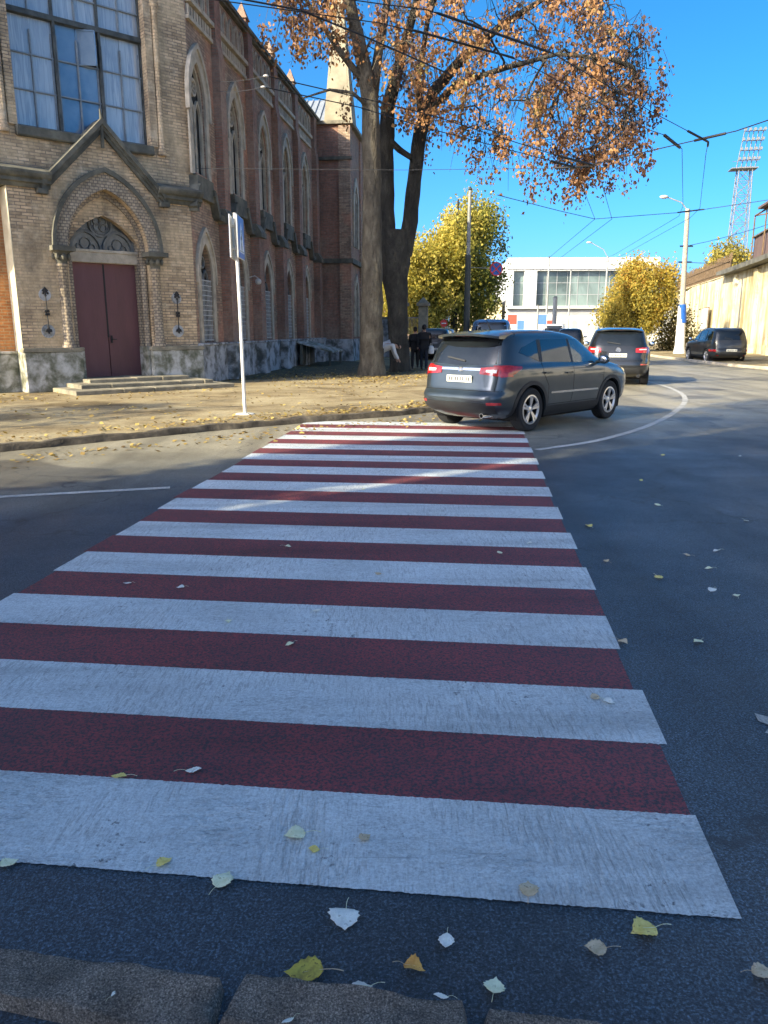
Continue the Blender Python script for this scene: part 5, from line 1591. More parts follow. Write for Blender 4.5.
# ------------------------------------------------------------------ poles, lamps, signs
root = empty('utility_pole', (3.86, 37.0, PZ), 0, 'tall grey pole with dark foot in front of the yellow-green tree', 'pole')
mb = MB(); mb.tube([(0, 0, 0), (0, 0, 4.9)], [.15, .13], 14); mb.build('base_sleeve', M['pole_dark'], root, smooth=50)
mb = MB(); mb.tube([(0, 0, 4.9), (0, 0, 7.0), (.02, 0, 7.7)], [.09, .078, .07], 12); mb.build('pole', M['pole_metal'], root, smooth=50)
mb = MB(); mb.lathe([(.08, 7.68), (.10, 7.72), (.03, 7.84)], 12, 'z', (.02, 0, 0)); mb.build('cap', M['pole_dark'], root, smooth=50)
# no-stopping sign on its bracket
root = empty('no_stopping_sign', (5.16, 37.0, 4.38), radians(10), 'round blue no-stopping sign with red cross beside the lamp pole', 'sign')
mb = MB(); mb.lathe([(.001, -.012), (.29, -.012), (.29, .012), (.001, .012)], 32, 'y'); mb.build('disc', M['sign_blue'], root)
mb = MB(); ring(mb, 0, 0, .285, .055, -.020, -.010, 32); mb.bar((-.19, -.016, -.19), (.19, -.016, .19), .05, .01); mb.bar((-.19, -.0175, .19), (.19, -.0175, -.19), .05, .01); mb.build('red_cross', M['sign_red'], root)
mb = MB(); mb.tube([(-1.22, 0, .06), (-.2, .03, .02)], .014, 6); mb.build('bracket', M['pole_metal'], root)
# red round sign on a crooked post further along
root = empty('no_entry_sign', (3.35, 47, PZ), 0, 'small red round sign on a thin bent post by parked cars', 'sign')
mb = MB(); mb.tube([(-.25, 0, 0), (-.2, 0, .9), (.1, 0, 1.5), (.2, 0, 2.2)], .03, 8); mb.build('post', M['pole_metal'], root)
mb = MB(); mb.lathe([(.001, -.05), (.22, -.05), (.22, -.03)], 28, 'y', (.2, 0, 1.95)); mb.build('disc', M['sign_red'], root)
mb = MB(); mb.box(.06, .34, -.062, -.05, 1.92, 1.98); mb.build('bar', M['sign_white'], root)

# white pedestrian-crossing sign post on the left pavement
root = empty('crossing_sign', (-2.66, 14.75, PZ), 0, 'white post with two blue pedestrian crossing signs seen nearly edge on', 'sign')
mb = MB(); mb.tube([(0, 0, 0), (-.01, 0, 1.8), (-.035, 0, 3.62)], .032, 14); mb.build('post', M['white_metal'], root, smooth=50)
mb = MB(); mb.lathe([(.001, .018), (.17, .014), (.18, 0), (.18, -.02)], 20, 'z'); mb.build('base_plate', M['white_metal'], root)
def crossing_plate(parent, ox, oy, rz, flip):
    Xm = Matrix.Translation((ox, oy, 0)) @ Matrix.Rotation(rz, 4, 'Z')
    s_ = -1 if flip else 1
    mb = MB(); mb.box(-.35, .35, -.012, .012, 2.82, 3.56)
    pl = mb.build('sign_plate', M['sign_back'], parent, Xm, bevel=.008)
    y = s_*.0135
    mb = MB(); mb.box(-.335, .335, min(y, y+s_*.002), max(y, y+s_*.002), 2.835, 3.545); mb.build('blue_field', M['sign_blue'], pl, Xm)
    y = s_*.0165
    mb = MB(); mb.prism([(-.28, 2.93), (.28, 2.93), (0, 3.46)], *sorted((y, y+s_*.0015))); mb.build('white_triangle', M['sign_white'], pl, Xm)
    y = s_*.019; mb = MB()
    def lim(a, b, wd): mb.bar((a[0], y, a[1]), (b[0], y, b[1]), wd, .002)
    mb.lathe([(.001, y-.001), (.03, y-.001), (.03, y+.001)], 12, 'y', (0.0, 0, 3.30))
    lim((0, 3.27), (.01, 3.12), .05); lim((.01, 3.13), (-.07, 2.98), .03); lim((.01, 3.13), (.08, 2.98), .03); lim((0, 3.25), (-.08, 3.15), .02); lim((0, 3.25), (.08, 3.17), .02)
    for i in range(4): mb.bar((-.17+i*.11, y, 2.955), (-.13+i*.11, y, 2.955), .03, .002)
    mb.build('walking_figure', M['sign_black'], pl, Xm)
    for z in (3.0, 3.4):
        mb = MB(); mb.box(-.05, .05, -s_*.06 if s_ > 0 else .012, -.012 if s_ > 0 else .06, z-.02, z+.02); mb.build('clamp', M['white_metal'], pl, Xm)
crossing_plate(root, .05, .0, radians(91.3), True)
crossing_plate(root, -.10, .0, radians(94.5), False)

# right: concrete pole with lamp and the white wrapped foot
root = empty('utility_pole', (20.0, 53.2, .11), 0, 'tall concrete wire pole with street lamp, white painted foot', 'pole')
mb = MB(); mb.tube([(0, 0, 0), (-.1, 0, 4), (-.25, 0, 9.2)], [.2, .175, .14], 14); mb.build('pole', M['pole_wood'], root, smooth=50)
mb = MB(); mb.tube([(0, 0, 0), (0, 0, .5), (-.08, 0, 3.1)], [.40, .32, .235], 14); mb.build('painted_foot', M['sign_white'], root, smooth=50)
mb = MB(); mb.tube([(.015, -.02, 2.0), (-.06, -.02, 3.2)], [.275, .245], 14); mb.build('blue_wrap', M['sign_blue'], root, smooth=50)
mb = MB(); mb.tube([(-.25, 0, 9.1), (-.7, 0, 9.6), (-1.6, 0, 9.9)], .04, 8); mb.build('arm', M['pole_metal'], root, smooth=50)
mb = MB(); mb.sphere((-1.85, 0, 9.93), .3, 12, 6, (1, .55, .4)); mb.build('lamp_head', M['ins'], root, smooth=60)
for z in (5.9, 6.9):
    mb = MB(); mb.tube([(-.55, 0, z), (.3, 0, z)], .05, 8); mb.build('wire_clamp', M['wire'], root)
root = empty('street_lamp', (22.2, 80, .11), 0, 'distant thin lamp post above the amber tree', 'lamp post')
mb = MB(); mb.tube([(0, 0, 0), (0, 0, 8.6)], [.13, .09], 10); mb.build('pole', M['pole_metal'], root, smooth=50)
mb = MB(); mb.tube([(0, 0, 8.5), (-.5, 0, 9.3), (-1.7, 0, 9.9)], .04, 8); mb.build('arm', M['pole_metal'], root, smooth=50)
mb = MB(); mb.sphere((-1.95, 0, 9.95), .28, 10, 6, (1, .5, .35)); mb.build('lamp_head', M['ins'], root, smooth=60)
for i, (x, y, h, lab) in enumerate(((17.2, 84, 9.0, 'thin grey mast before the glass front, near its white column'), (22.8, 98, 8.7, 'pale thin mast before the middle of the glass front'), (15.1, 78, 4.0, 'short post left of the white van, before the glass building'), (15.9, 74, 4.6, 'stout grey post beside the red and blue posters'))):
    root = empty('wire_pole', (x, y, 0), 0, lab, 'pole')
    mb = MB(); mb.tube([(0, 0, 0), (0, 0, h)], [.12 if i < 3 else .22, .08 if i < 3 else .2], 10); mb.build('shaft', M['pole_metal'], root, smooth=50)
    mb = MB(); mb.lathe([(.11 if i < 3 else .24, h), (.05, h+.1)], 10); mb.build('cap', M['pole_dark'], root, smooth=50)

# floodlight mast
root = empty('floodlight_mast', (52.3, 120, 0), radians(-12), 'tall steel lattice floodlight mast behind the yellow wall', 'mast')
mb = MB()
def lattice(mb, z0, z1, w0, w1, n, r=.05):
    cs = [(-1, -1), (1, -1), (1, 1), (-1, 1)]
    def p(k, z):
        f = (z-z0)/(z1-z0); ww_ = w0+(w1-w0)*f
        return V((cs[k % 4][0]*ww_, cs[k % 4][1]*ww_, z))
    for k in range(4): mb.tube([p(k, z0), p(k, z1)], r*1.5, 5)
    for i in range(n):
        a, b = z0+(z1-z0)*i/n, z0+(z1-z0)*(i+1)/n
        for k in range(4):
            mb.tube([p(k, a), p(k+1, b)], r*.8, 4); mb.tube([p(k+1, a), p(k, b)], r*.8, 4); mb.tube([p(k, b), p(k+1, b)], r*.8, 4)
lattice(mb, 0, 24.5, 1.45, .9, 13, .05)
mb.build('lattice_tower', M['mast_steel'], root)
mb = MB(); mb.box(-2.0, 1.6, -1.3, 1.3, 24.28, 24.4); mb.tube([(-2.0, -1.3, 25.2), (1.6, -1.3, 25.2)], .035, 4)
mb.box(-1.7, 1.7, -1.7, 1.7, 12.7, 12.85); mb.build('platform', M['mast_steel'], root)
mb = MB()
for i in range(5):
    x = -.9+i*.62
    mb.tube([(x-.4, -.9, 24.4), (x+.2, -1.25, 29.4)], .07, 4)
for j in range(4):
    z = 25.4+j*1.25; mb.tube([(-1.2+j*.12, -1.0-j*.1, z), (1.7+j*.12, -1.0-j*.1, z)], .07, 4)
hd = mb.build('lamp_rack', M['mast_steel'], root)
for j in range(4):
    for i in range(5):
        mb = MB(); mb.lathe([(.09, -1.25-j*.1), (.20, -1.5-j*.1), (.20, -1.55-j*.1)], 10, 'y', (-1.1+j*.12+i*.65, 0, 25.55+j*1.25)); mb.build('floodlight', M['mast_steel'], hd)

# ------------------------------------------------------------------ overhead wires
def wire(label, pts, r=.011, sag=0, thick=(), cat='wire', m='wire', ins=(), name='contact_wire', group=None):
    o = V(pts[0])
    mb = MB(); P = []
    for a, b in zip(pts[:-1], pts[1:]):
        a, b = V(a), V(b)
        for k in range(8):
            t = k/8; p = a.lerp(b, t); p.z -= sag*4*t*(1-t); P.append(p-o)
    P.append(V(pts[-1])-o)
    mb.tube(P, r, 6)
    w_ = mb.build(name, M[m])
    w_.location = o
    tag(w_, label, cat, group)
    for a, b, rr in thick:
        mb = MB(); a, b = V(a)-o, V(b)-o; mb.tube([a, a.lerp(b, .03), a.lerp(b, .97), b], [rr*.4, rr, rr, rr*.4], 8); mb.build('wire_sleeve', M['wire'], w_, smooth=50)
    for p in ins:
        mb = MB(); mb.sphere(V(p)-o, .032, 8, 6, (1.6, 1, .7)); mb.build('insulator', M['ins'], w_, smooth=50)
    return w_
G = 'trolley wires over the junction'
H_ = 5.9
A = [(-3.5, 10.4), (-.05, 11.59), (.59, 11.79), (2.65, 13.47), (5.37, 16.84), (7.53, 19.36), (7.99, 20.62), (11.31, 29.3), (11.93, 31.82), (13.85, 46.42), (16.5, 75)]
Bw = [(-3.5, 11.0), (-.06, 12.25), (1.32, 13.12), (2.27, 13.88), (5.79, 18.26), (6.27, 18.7), (7.19, 20.07), (10.53, 28.84), (11.3, 31.28), (13.3, 46.42), (15.9, 75)]
Cw = [(-2.03, 14.59), (-.34, 15.95), (.95, 17.06), (4.17, 20.62), (5.67, 22.05), (8.97, 32.1), (10.98, 51.76), (13, 80)]
Dw = [(-2.17, 15.21), (-.51, 16.48), (.84, 18.01), (4.21, 21.31), (5.15, 22.31), (8.3, 32.1), (10.2, 51), (12.3, 80)]
z3 = lambda L: [(x, y, H_) for x, y in L]
wire('upper of the two black cables crossing the brown crown, running to the right pair', z3(A), .0075, 0, [((.7, 11.87, H_), (2.65, 13.47, H_), .019), ((6.65, 18.33, H_), (7.53, 19.36, H_), .026), ((7.53, 19.36, H_), (7.7, 19.8, H_), .024)], group=G)
wire('lower of the two black cables crossing the brown crown, running to the right pair', z3(Bw), .0075, 0, [((.4, 12.5, H_), (2.1, 13.7, H_), .018), ((6.27, 18.7, H_), (7.1, 19.95, H_), .035)], group=G)
wire('upper wire from the church corner past the two trunks to the street middle', z3(Cw), .0095, 0, [((4.4, 20.85, H_), (5.6, 22.0, H_), .03)], ins=[(-2.03, 14.59, H_)], group=G)
wire('lower wire from the church corner past the two trunks to the street middle', z3(Dw), .0095, 0, [((4.3, 21.4, H_), (5.1, 22.2, H_), .03)], ins=[(-2.17, 15.21, H_)], group=G)
wire('thin stay from the white knob of the upper wire to the church wall', [(-2.03, 14.59, H_), (-5.1, 25.7, 9.0)], .006, .05, cat='wire', m='wire_thin', name='stay_wire')
wire('thin stay from the white knob of the lower wire to the church wall', [(-2.17, 15.21, H_), (-5.1, 25.8, 8.75)], .006, .05, cat='wire', m='wire_thin', name='stay_wire')
wire('span wire sloping up right past the lattice mast head', [(4.86, 22.85, H_), (6.47, 20.29, H_), (7.73, 18.35, H_), (8.0, 17.44, H_), (9.6, 12.5, 6.2)], .012, 0, [((7.15, 19.25, H_), (7.6, 18.55, H_), .03)], m='wire', name='span_wire')
wire('long span wire crossing the sky at the height of the concrete pole top', [(3.66, 26.57, H_), (6.46, 30.01, H_), (8.3, 32.1, H_), (11.21, 30.25, H_), (12.9, 27.55, H_), (16, 22.5, 6.2)], .012, 0, [((10.9, 30.4, H_), (11.6, 29.6, H_), .025)], m='wire_thin', name='span_wire')
wire('thin span wire from the forked tree to the bend of the street wires', [(-5.3, 23.4, 6.1), (.52, 22.58, H_), (5.04, 22.31, H_), (5.67, 22.05, H_)], .0065, 0, [((4.6, 22.33, H_), (5.5, 22.12, H_), .028)], m='wire_thin', name='span_wire')
wire('black wire at the top of the sky left of the brown crown', [(-4.6, 10.4, 6.1), (-1.84, 11.46, H_), (-1.15, 11.79, H_), (-.3, 12.6, 5.85), (1.2, 14.6, 5.9)], .012, 0, m='wire', name='span_wire')
wire('faint wire sloping from the concrete pole behind the lattice mast', [(19.8, 53.2, 7.0), (34, 60, 11.5), (50, 70, 16)], .02, .4, m='wire_thin', name='feeder_wire')
wire('faint lower wire from the concrete pole down to the wall top', [(19.8, 53.2, 6.0), (30, 56, 6.9), (44, 60, 10.3)], .02, .3, m='wire_thin', name='feeder_wire')

# ------------------------------------------------------------------ the yellow wall and what stands on it
def lime_wall():
    m, nt, b = nodes('yellow_limewashed_stone')
    co = coords(nt); uv = coords(nt, 'UV')
    col = ramp(nt, [(.30, (.34, .28, .17)), (.44, (.56, .50, .32)), (.55, (.66, .61, .43)), (.68, (.74, .70, .56))], noise(nt, co, .45, 8, .65, .6))
    st = ramp(nt, [(.49, (0,)*3), (.58, (.8,)*3)], noise(nt, scaled(nt, uv, (1.0, .14, 1)), 1.0, 6, .65, .5))  # vertical streaks: stains plus tree shade painted into the colour
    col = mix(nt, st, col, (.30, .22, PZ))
    pt = ramp(nt, [(.58, (0,)*3), (.63, (.7,)*3)], noise(nt, co, .8, 5, .6))
    col = mix(nt, pt, col, (.55, .40, .20))
    nt.links.new(col, b.inputs['Base Color']); b.inputs['Roughness'].default_value = .95
    bump(nt, b, noise(nt, co, 5, 6, .7), .6, .05)
    return m
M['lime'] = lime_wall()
M['eave'] = pm('dark_eave_sheet', [(.3, (.07, .07, .06)), (.65, (.17, .165, .14))], 1.5, 5, .8)
M['shed'] = pm('purple_brown_cladding', [(.3, (.10, .065, .06)), (.65, (.17, .115, .10))], 2, 5, .7, 0, sc=(6, 6, .2))
M['picket'] = pm('rusty_picket', [(.3, (.09, .06, .035)), (.65, (.18, .12, .065))], 3, 5, .9)
M['facade_white'] = pm('white_facade', [(.3, (.48, .49, .49)), (.65, (.58, .59, .59))], .3, 5, .8)
M['facade_grey'] = pm('grey_facade', [(.3, (.26, .27, .28)), (.65, (.36, .37, .38))], .3, 5, .8)
M['facade_cream'] = pm('cream_facade', [(.3, (.58, .48, .28)), (.65, (.70, .60, .38))], .3, 5, .85)
def glass_front():
    m, nt, b = nodes('mirror_glass_front')
    co = coords(nt)
    col = ramp(nt, [(.38, (.05, .07, .068)), (.5, (.12, .16, .155)), (.62, (.19, .25, .24))], noise(nt, scaled(nt, co, (1, 1, .7)), .18, 5, .6, .4))
    nt.links.new(col, b.inputs['Base Color']); b.inputs['Roughness'].default_value = .12
    b.inputs['Specular IOR Level'].default_value = .7
    bump(nt, b, noise(nt, co, .35, 3, .5), .08, .2)
    return m
M['front_glass'] = glass_front()
WP = (24.1, 49.2, .11); WAZ = 12.3
WX = frame(WP, WAZ, WP)   # looks at the street with y into the wall
# the wall faces left, so its outward side is +y in this frame
wall_ = empty('yellow_wall', WP, 0, 'high sunlit yellow stone wall with stains, painted-in shade and pilasters on the right', 'wall')
mb = MB()
r = random.Random(2)
top = [(-16, 5.75)]+[(-12+i*1.6, 5.72+r.uniform(-.06, .06)) for i in range(28)]+[(34, 5.5), (44, 5.3)]
mb.prism([(-16, 0)]+[(44, 0)]+top[::-1], -.5, 0)
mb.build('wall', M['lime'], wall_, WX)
for x, w_, h in ((-6, .9, 5.6), (-.5, .7, 5.6), (4.2, 1.0, 5.5), (10.8, .6, 5.6), (18, .8, 5.4), (27, .8, 5.3)):
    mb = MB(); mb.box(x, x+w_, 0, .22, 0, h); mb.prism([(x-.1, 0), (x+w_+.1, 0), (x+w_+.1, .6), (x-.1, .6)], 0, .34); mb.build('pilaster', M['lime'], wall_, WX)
mb = MB(); mb.prism([(12, 5.72), (15.5, 5.78), (15.5, 6.05), (-16, 6.15), (-16, 5.85), (-2, 5.8)], -.4, .75)
mb.build('eave', M['eave'], wall_, WX)
mb = MB(); mb.box(15.55, 44, -.55, .06, 5.74, 5.80)
mb.build('coping', M['lime'], wall_, WX)
fr = empty('picket_fence', tuple(V(WP)+V((0, 0, 5.8))), 0, 'rusty brown picket fence along the top of the yellow wall', 'fence')
mb = MB(); r = random.Random(4); x = 15.5
while x < 44:
    h = 1.45+r.uniform(-.25, .2); mb.prism([(x, 0), (x+.12, 0), (x+.12, h), (x+.06, h+.12), (x, h)], -.3, -.27); x += r.uniform(.17, .26)
mb.build('pickets', M['picket'], fr, WX)
for z in (.35, 1.1):
    mb = MB(); mb.box(15.5, 44, -.27, -.22, z, z+.09); mb.build('rail', M['picket'], fr, WX)
for x in (15.6, 21, 27, 32, 38, 43):
    mb = MB(); mb.box(x, x+.14, -.38, -.24, 0, 1.75); mb.build('fence_post', M['picket'], fr, WX)
sd = empty('roof_shed', tuple(V(WP)+V((0, 0, 6.12))), 0, 'purple-brown clad shed on the wall top with an open pipe frame', 'shed')
mb = MB(); mb.prism([(-14, 0), (8.6, 0), (8.6, 1.75), (-14, 2.3)], -5, -.35); mb.build('cladding', M['shed'], sd, WX)
mb = MB(); mb.prism([(-14.2, 2.3), (8.8, 1.75), (8.8, 1.85), (-14.2, 2.4)], -5.2, -.2); mb.build('roof', M['eave'], sd, WX)
for x in (8.2, 5.0, 1.6, -2):
    mb = MB(); mb.tube([(x, -.15, 0), (x, -.15, 3.2)], .05, 6); mb.build('frame_post', M['picket'], sd, WX)
mb = MB(); mb.tube([(8.2, -.15, 3.2), (-10, -.15, 3.35)], .06, 6); mb.tube([(8.2, -.15, 3.2), (6.7, -2.5, 3.45)], .05, 6); mb.build('top_rail', M['picket'], sd, WX)
mb = MB(); mb.prism([(5.8, 3.30), (-10, 3.45), (-10, 3.62), (5.8, 3.44)], -2.5, .25); mb.build('flat_roof', M['shed'], sd, WX)
pb = empty('notice_board', tuple(V(WP)+V((sin(radians(WAZ))*21.2, cos(radians(WAZ))*21.2, 0))), 0, 'plain white notice board standing against the yellow wall', 'board')
PBX = frame((0, 0, 0), WAZ)
mb = MB(); mb.box(-1.5, 1.5, .28, .34, 1.6, 3.4); mb.build('panel', M['sign_white'], pb, PBX)
mb = MB(); mb.box(-1.56, 1.56, .27, .35, 3.4, 3.46); mb.box(-1.56, -1.5, .27, .35, 1.6, 3.4); mb.box(1.5, 1.56, .27, .35, 1.6, 3.4); mb.box(-1.56, 1.56, .27, .35, 1.54, 1.6); mb.build('frame', M['picket'], pb, PBX)
for x in (-1.3, 1.3):
    mb = MB(); mb.box(x-.05, x+.05, .36, .44, 0, 3.3); mb.build('leg', M['pole_metal'], pb, PBX)
lw = empty('white_house', (33.0, 92, 0), radians(-6), 'low whitewashed house at the far end of the yellow wall', 'building')
mb = MB(); mb.holed([(-4.5, 0), (4.5, 0), (4.5, 4.4), (-4.5, 4.4)], [[(-3, 1.2), (-1.6, 1.2), (-1.6, 3), (-3, 3)], [(1.4, 1.2), (2.8, 1.2), (2.8, 3), (1.4, 3)]], 0, 6); mb.build('wall', M['facade_white'], lw)
for x in (-3, 1.4):
    mb = MB(); mb.box(x, x+1.4, .25, .3, 1.2, 3); mb.build('window', M['glass_dark'], lw)
mb = MB(); mb.prism([(-4.7, 4.4), (4.7, 4.4), (4.7, 4.6), (-4.7, 4.6)], -.3, 6.3); mb.build('roof', M['facade_white'], lw)

# ------------------------------------------------------------------ white glass-fronted hall at the end of the street
bl = empty('glass_hall', (16.9, 108, 0), radians(-3), 'white hall with tall glass front and flat roof at the street end', 'building')
mb = MB(); mb.box(0, 19, .6, 22, 0, 11.0); mb.build('core', M['facade_white'], bl)
mb = MB(); mb.box(-.4, 19.6, -.7, .6, 9.55, 11.0); mb.box(-.2, 19.4, -.5, .6, 9.35, 9.55); mb.build('roof_band', M['facade_white'], bl)
for a, b in ((-.3, .5), (1.95, 3.6)):
    mb = MB(); mb.box(a, b, -.5, .6, 4.8, 9.35); mb.build('white_pier', M['facade_white'], bl)
mb = MB(); mb.box(-.4, 19.6, -.8, .6, 4.45, 4.8); mb.build('ledge', M['facade_white'], bl)
mb = MB(); mb.box(-.1, 19.6, -.2, .6, 3.55, 4.45); mb.build('grey_band', M['facade_grey'], bl)
mb = MB(); mb.box(-.4, 19.6, -.35, .6, 0, 3.55); mb.build('lower_wall', M['facade_white'], bl)
for x0, x1 in ((.5, 1.95), (3.6, 12.0), (12.0, 19)):
    mb = MB(); n = max(1, int((x1-x0)/1.4)); r = random.Random(int(x0*10))
    for i in range(n):
        for j in range(3):
            a, b = x0+(x1-x0)*i/n, x0+(x1-x0)*(i+1)/n; c, d_ = 4.8+1.52*j, 4.8+1.52*(j+1); t = r.uniform(-.012, .012)
            mb.add([(a, .42+t, c), (b, .42-t, c), (b, .42-t+r.uniform(-.01, .01), d_), (a, .42+t, d_)], [(0, 1, 2, 3)])
    mb.build('glazing', M['front_glass'], bl)
mb = MB()
x = 3.6
while x < 19: mb.box(x-.03, x+.03, .36, .42, 4.8, 9.35); x += 1.4
for z in (6.32, 7.84): mb.box(.5, 19, .38, .42, z-.03, z+.03)
mb.build('mullions', M['facade_grey'], bl)
for i in range(9):
    x = 5.8+i*1.55
    mb = MB(); mb.prism(arch(x, .36, 1.2, 2.5, 3.0, 5), -.40, -.352); mb.build('arched_window', M['facade_grey'], bl)
mb = MB()
for k, (w_, h) in enumerate(((.5, .4), (.4, .3), (.55, .5), (.5, .45), (.35, .3))):
    mb.box(2.75-w_/2, 2.75+w_/2, -.52, -.501, 8.4-k*.72, 8.4-k*.72+h)
mb.build('pier_lettering', M['facade_grey'], bl)
mb = MB(); x = 12.4
for k in range(8):
    w_ = (.36, .42, .3, .4)[k % 4]; mb.box(x, x+w_, -.73, -.701, 10.0, 10.55); mb.box(x+w_*.3, x+w_*.7, -.735, -.731, 10.0, 10.3); x += w_+.22
mb.build('roof_lettering', M['facade_grey'], bl)
sb = empty('cream_house', (10.0, 112, 0), 0, 'cream low house between the yellow-green tree and the glass hall', 'building')
mb = MB(); mb.holed([(0, 0), (6.6, 0), (6.6, 5.6), (0, 5.6)], [[(1, 1.2), (2.1, 1.2), (2.1, 3), (1, 3)], [(4, 1.2), (5.1, 1.2), (5.1, 3), (4, 3)]], 0, 8); mb.build('wall', M['facade_cream'], sb)
for x in (1, 4):
    mb = MB(); mb.box(x, x+1.1, .3, .35, 1.2, 3); mb.build('window', M['glass_dark'], sb)
mb = MB(); mb.prism([(-.3, 5.6), (6.9, 5.6), (6.9, 5.9), (-.3, 5.9)], -.3, 8.2); mb.build('cornice', M['facade_white'], sb)
M['poster_blue'] = pm('poster_blue', (.10, .22, .50), .8, 3, .5)
M['poster_red'] = pm('poster_red', (.60, .09, .06), .8, 3, .5)
for x, c, lab in ((13.3, 'red', 'red and blue advertising hoarding in front of the glass hall, left one'), (16.3, 'blue', 'blue and red advertising hoarding beside the stout grey post')):
    hb = empty('hoarding', (x, 80, 0), 0, lab, 'billboard')
    mb = MB(); mb.box(-.9, .9, -.05, .05, 1.0, 3.2); mb.build('panel', M['sign_white'], hb)
    r = random.Random(int(x))
    for (a, b, c0, c1) in ((-.85, .1, 2.2, 3.15), (.15, .85, 1.7, 2.6), (-.85, -.2, 1.1, 1.6)):
        mb = MB(); mb.box(a, b, -.058, -.051, c0, c1); mb.build('poster', M['poster_red' if (c == 'red') != (a > 0) else 'poster_blue'], hb)
    for xx in (-.7, .7):
        mb = MB(); mb.box(xx-.04, xx+.04, -.03, .03, 0, 1.0); mb.build('leg', M['pole_metal'], hb)

# pale gate pillars and low railing behind the two trunks
for i, (x, lab) in enumerate(((1.05, 'pale square gate pillar just right of the dark trunk'), (2.25, 'pale square gate pillar behind the walking people'))):
    gp = empty('gate_pillar', (x, 45.5, PZ), radians(-8), lab, 'pillar')
    mb = MB(); mb.box(-.26, .26, -.26, .26, 0, 2.9); mb.box(-.32, .32, -.32, .32, 0, .5); mb.build('shaft', M['step'], gp, bevel=.02)
    mb = MB(); mb.box(-.36, .36, -.36, .36, 2.9, 3.08); mb.add([(-.3, -.3, 3.08), (.3, -.3, 3.08), (.3, .3, 3.08), (-.3, .3, 3.08), (0, 0, 3.4)], [(0, 1, 4), (1, 2, 4), (2, 3, 4), (3, 0, 4), (3, 2, 1, 0)]); mb.build('cap', M['step'], gp)
gt = empty('iron_gate', (1.65, 45.5, PZ), radians(-8), 'grey barred gate panel between two pale pillars', 'gate')
mb = MB()
for i in range(9): mb.box(-.33+i*.08, -.31+i*.08, -.01, .01, .1, 2.3)
mb.build('bars', M['pole_metal'], gt)
for z in (.15, 1.2, 2.25):
    mb = MB(); mb.box(-.34, .34, -.015, .015, z-.025, z+.025); mb.build('rail', M['pole_metal'], gt)
lw2 = empty('garden_wall', (-.6, 47, PZ), radians(-4), 'pale garden wall behind the dark forked trunk', 'wall')
mb = MB(); mb.box(-1.6, 1.4, -.15, .15, 0, 2.2); mb.build('wall', M['plaster'], lw2)
mb = MB(); mb.box(-1.65, 1.45, -.22, .22, 2.2, 2.32); mb.build('coping', M['step'], lw2)
mh = empty('side_house', (-1.5, 82, PZ), 0, 'shaded dark house deep behind the low yellow tree', 'building')
mb = MB(); mb.holed([(-9, 0), (5.5, 0), (5.5, 6.5), (-9, 6.5)], [[(-1, 1.2), (.2, 1.2), (.2, 3.2), (-1, 3.2)], [(2, 1.2), (3.2, 1.2), (3.2, 3.2), (2, 3.2)]], 0, 9); mb.build('wall', M['brick_red'], mh)
for x in (-1, 2):
    mb = MB(); mb.box(x, x+1.2, .2, .25, 1.2, 3.2); mb.build('window', M['glass_dark'], mh)
mb = MB(); mb.prism([(-9.4, 6.5), (5.9, 6.5), (4.5, 8.8), (-8, 8.8)], -.4, 9.4); mb.build('roof', M['eave'], mh)

# ------------------------------------------------------------------ people
def skin(name, J, Ed, m, parent, sub=2):
    me = bpy.data.meshes.new(name); bm = bmesh.new()
    ly = bm.verts.layers.skin.verify()
    vs = []
    for k, (p, r_) in enumerate(J):
        v = bm.verts.new(p); v[ly].radius = (r_, r_) if not hasattr(r_, '__len__') else r_; v[ly].use_root = (k == 0); vs.append(v)
    for a, b in Ed: bm.edges.new((vs[a], vs[b]))
    bm.to_mesh(me); bm.free()
    o = bpy.data.objects.new(name, me); C.objects.link(o)
    sk = o.modifiers.new('s', 'SKIN'); sk.use_smooth_shade = True
    sb_ = o.modifiers.new('d', 'SUBSURF'); sb_.levels = sub; sb_.render_levels = sub
    dg = bpy.context.evaluated_depsgraph_get(); dg.update()
    out = bpy.data.meshes.new_from_object(o.evaluated_get(dg))
    bpy.data.objects.remove(o)
    out.name = name; out.materials.clear(); out.materials.append(m); out.shade_smooth()
    o = bpy.data.objects.new(name, out); C.objects.link(o); o.parent = parent
    return o
M['skin'] = pm('skin', (.45, .27, .19), 8, 3, .6)
M['cloth_black'] = pm('black_cloth', (.016, .016, .018), 9, 4, .9, .3, 40)
M['cloth_dark'] = pm('dark_blue_cloth', (.022, .026, .038), 9, 4, .9, .3, 40)
M['cloth_white'] = pm('white_jacket_cloth', (.62, .63, .64), 7, 5, .85, .4, 12)
M['hair'] = pm('dark_hair', (.02, .014, .01), 20, 3, .7)
M['bag_white'] = pm('white_bag', (.68, .67, .64), 6, 4, .6)

def head(body_parent, c, r, face, hair=True):
    """hair cap, ears, nose and eyes on the head centred at c looking along face"""
    f = V(face).normalized(); up = V((0, 0, 1)); s_ = f.cross(up).normalized(); c = V(c)
    if hair:
        mb = MB(); vs = []
        n, m_ = 16, 8
        mb.sphere((0, 0, 0), 1, n, 10)
        mb.v = [tuple(c-f*r*.16+V((0, 0, r*.12))+(f*p[1]*.98+s_*p[0]*.86+up*p[2]*1.05)*r*1.06) for p in mb.v if True]
        keep = []
        for q in mb.f:
            cc = sum((V(mb.v[i]) for i in q), V())/len(q)-c
            if cc.dot(f) < r*.45 or cc.z > r*.75: keep.append(q)
        mb.f = keep
        mb.build('hair', M['hair'], body_parent, smooth=60)

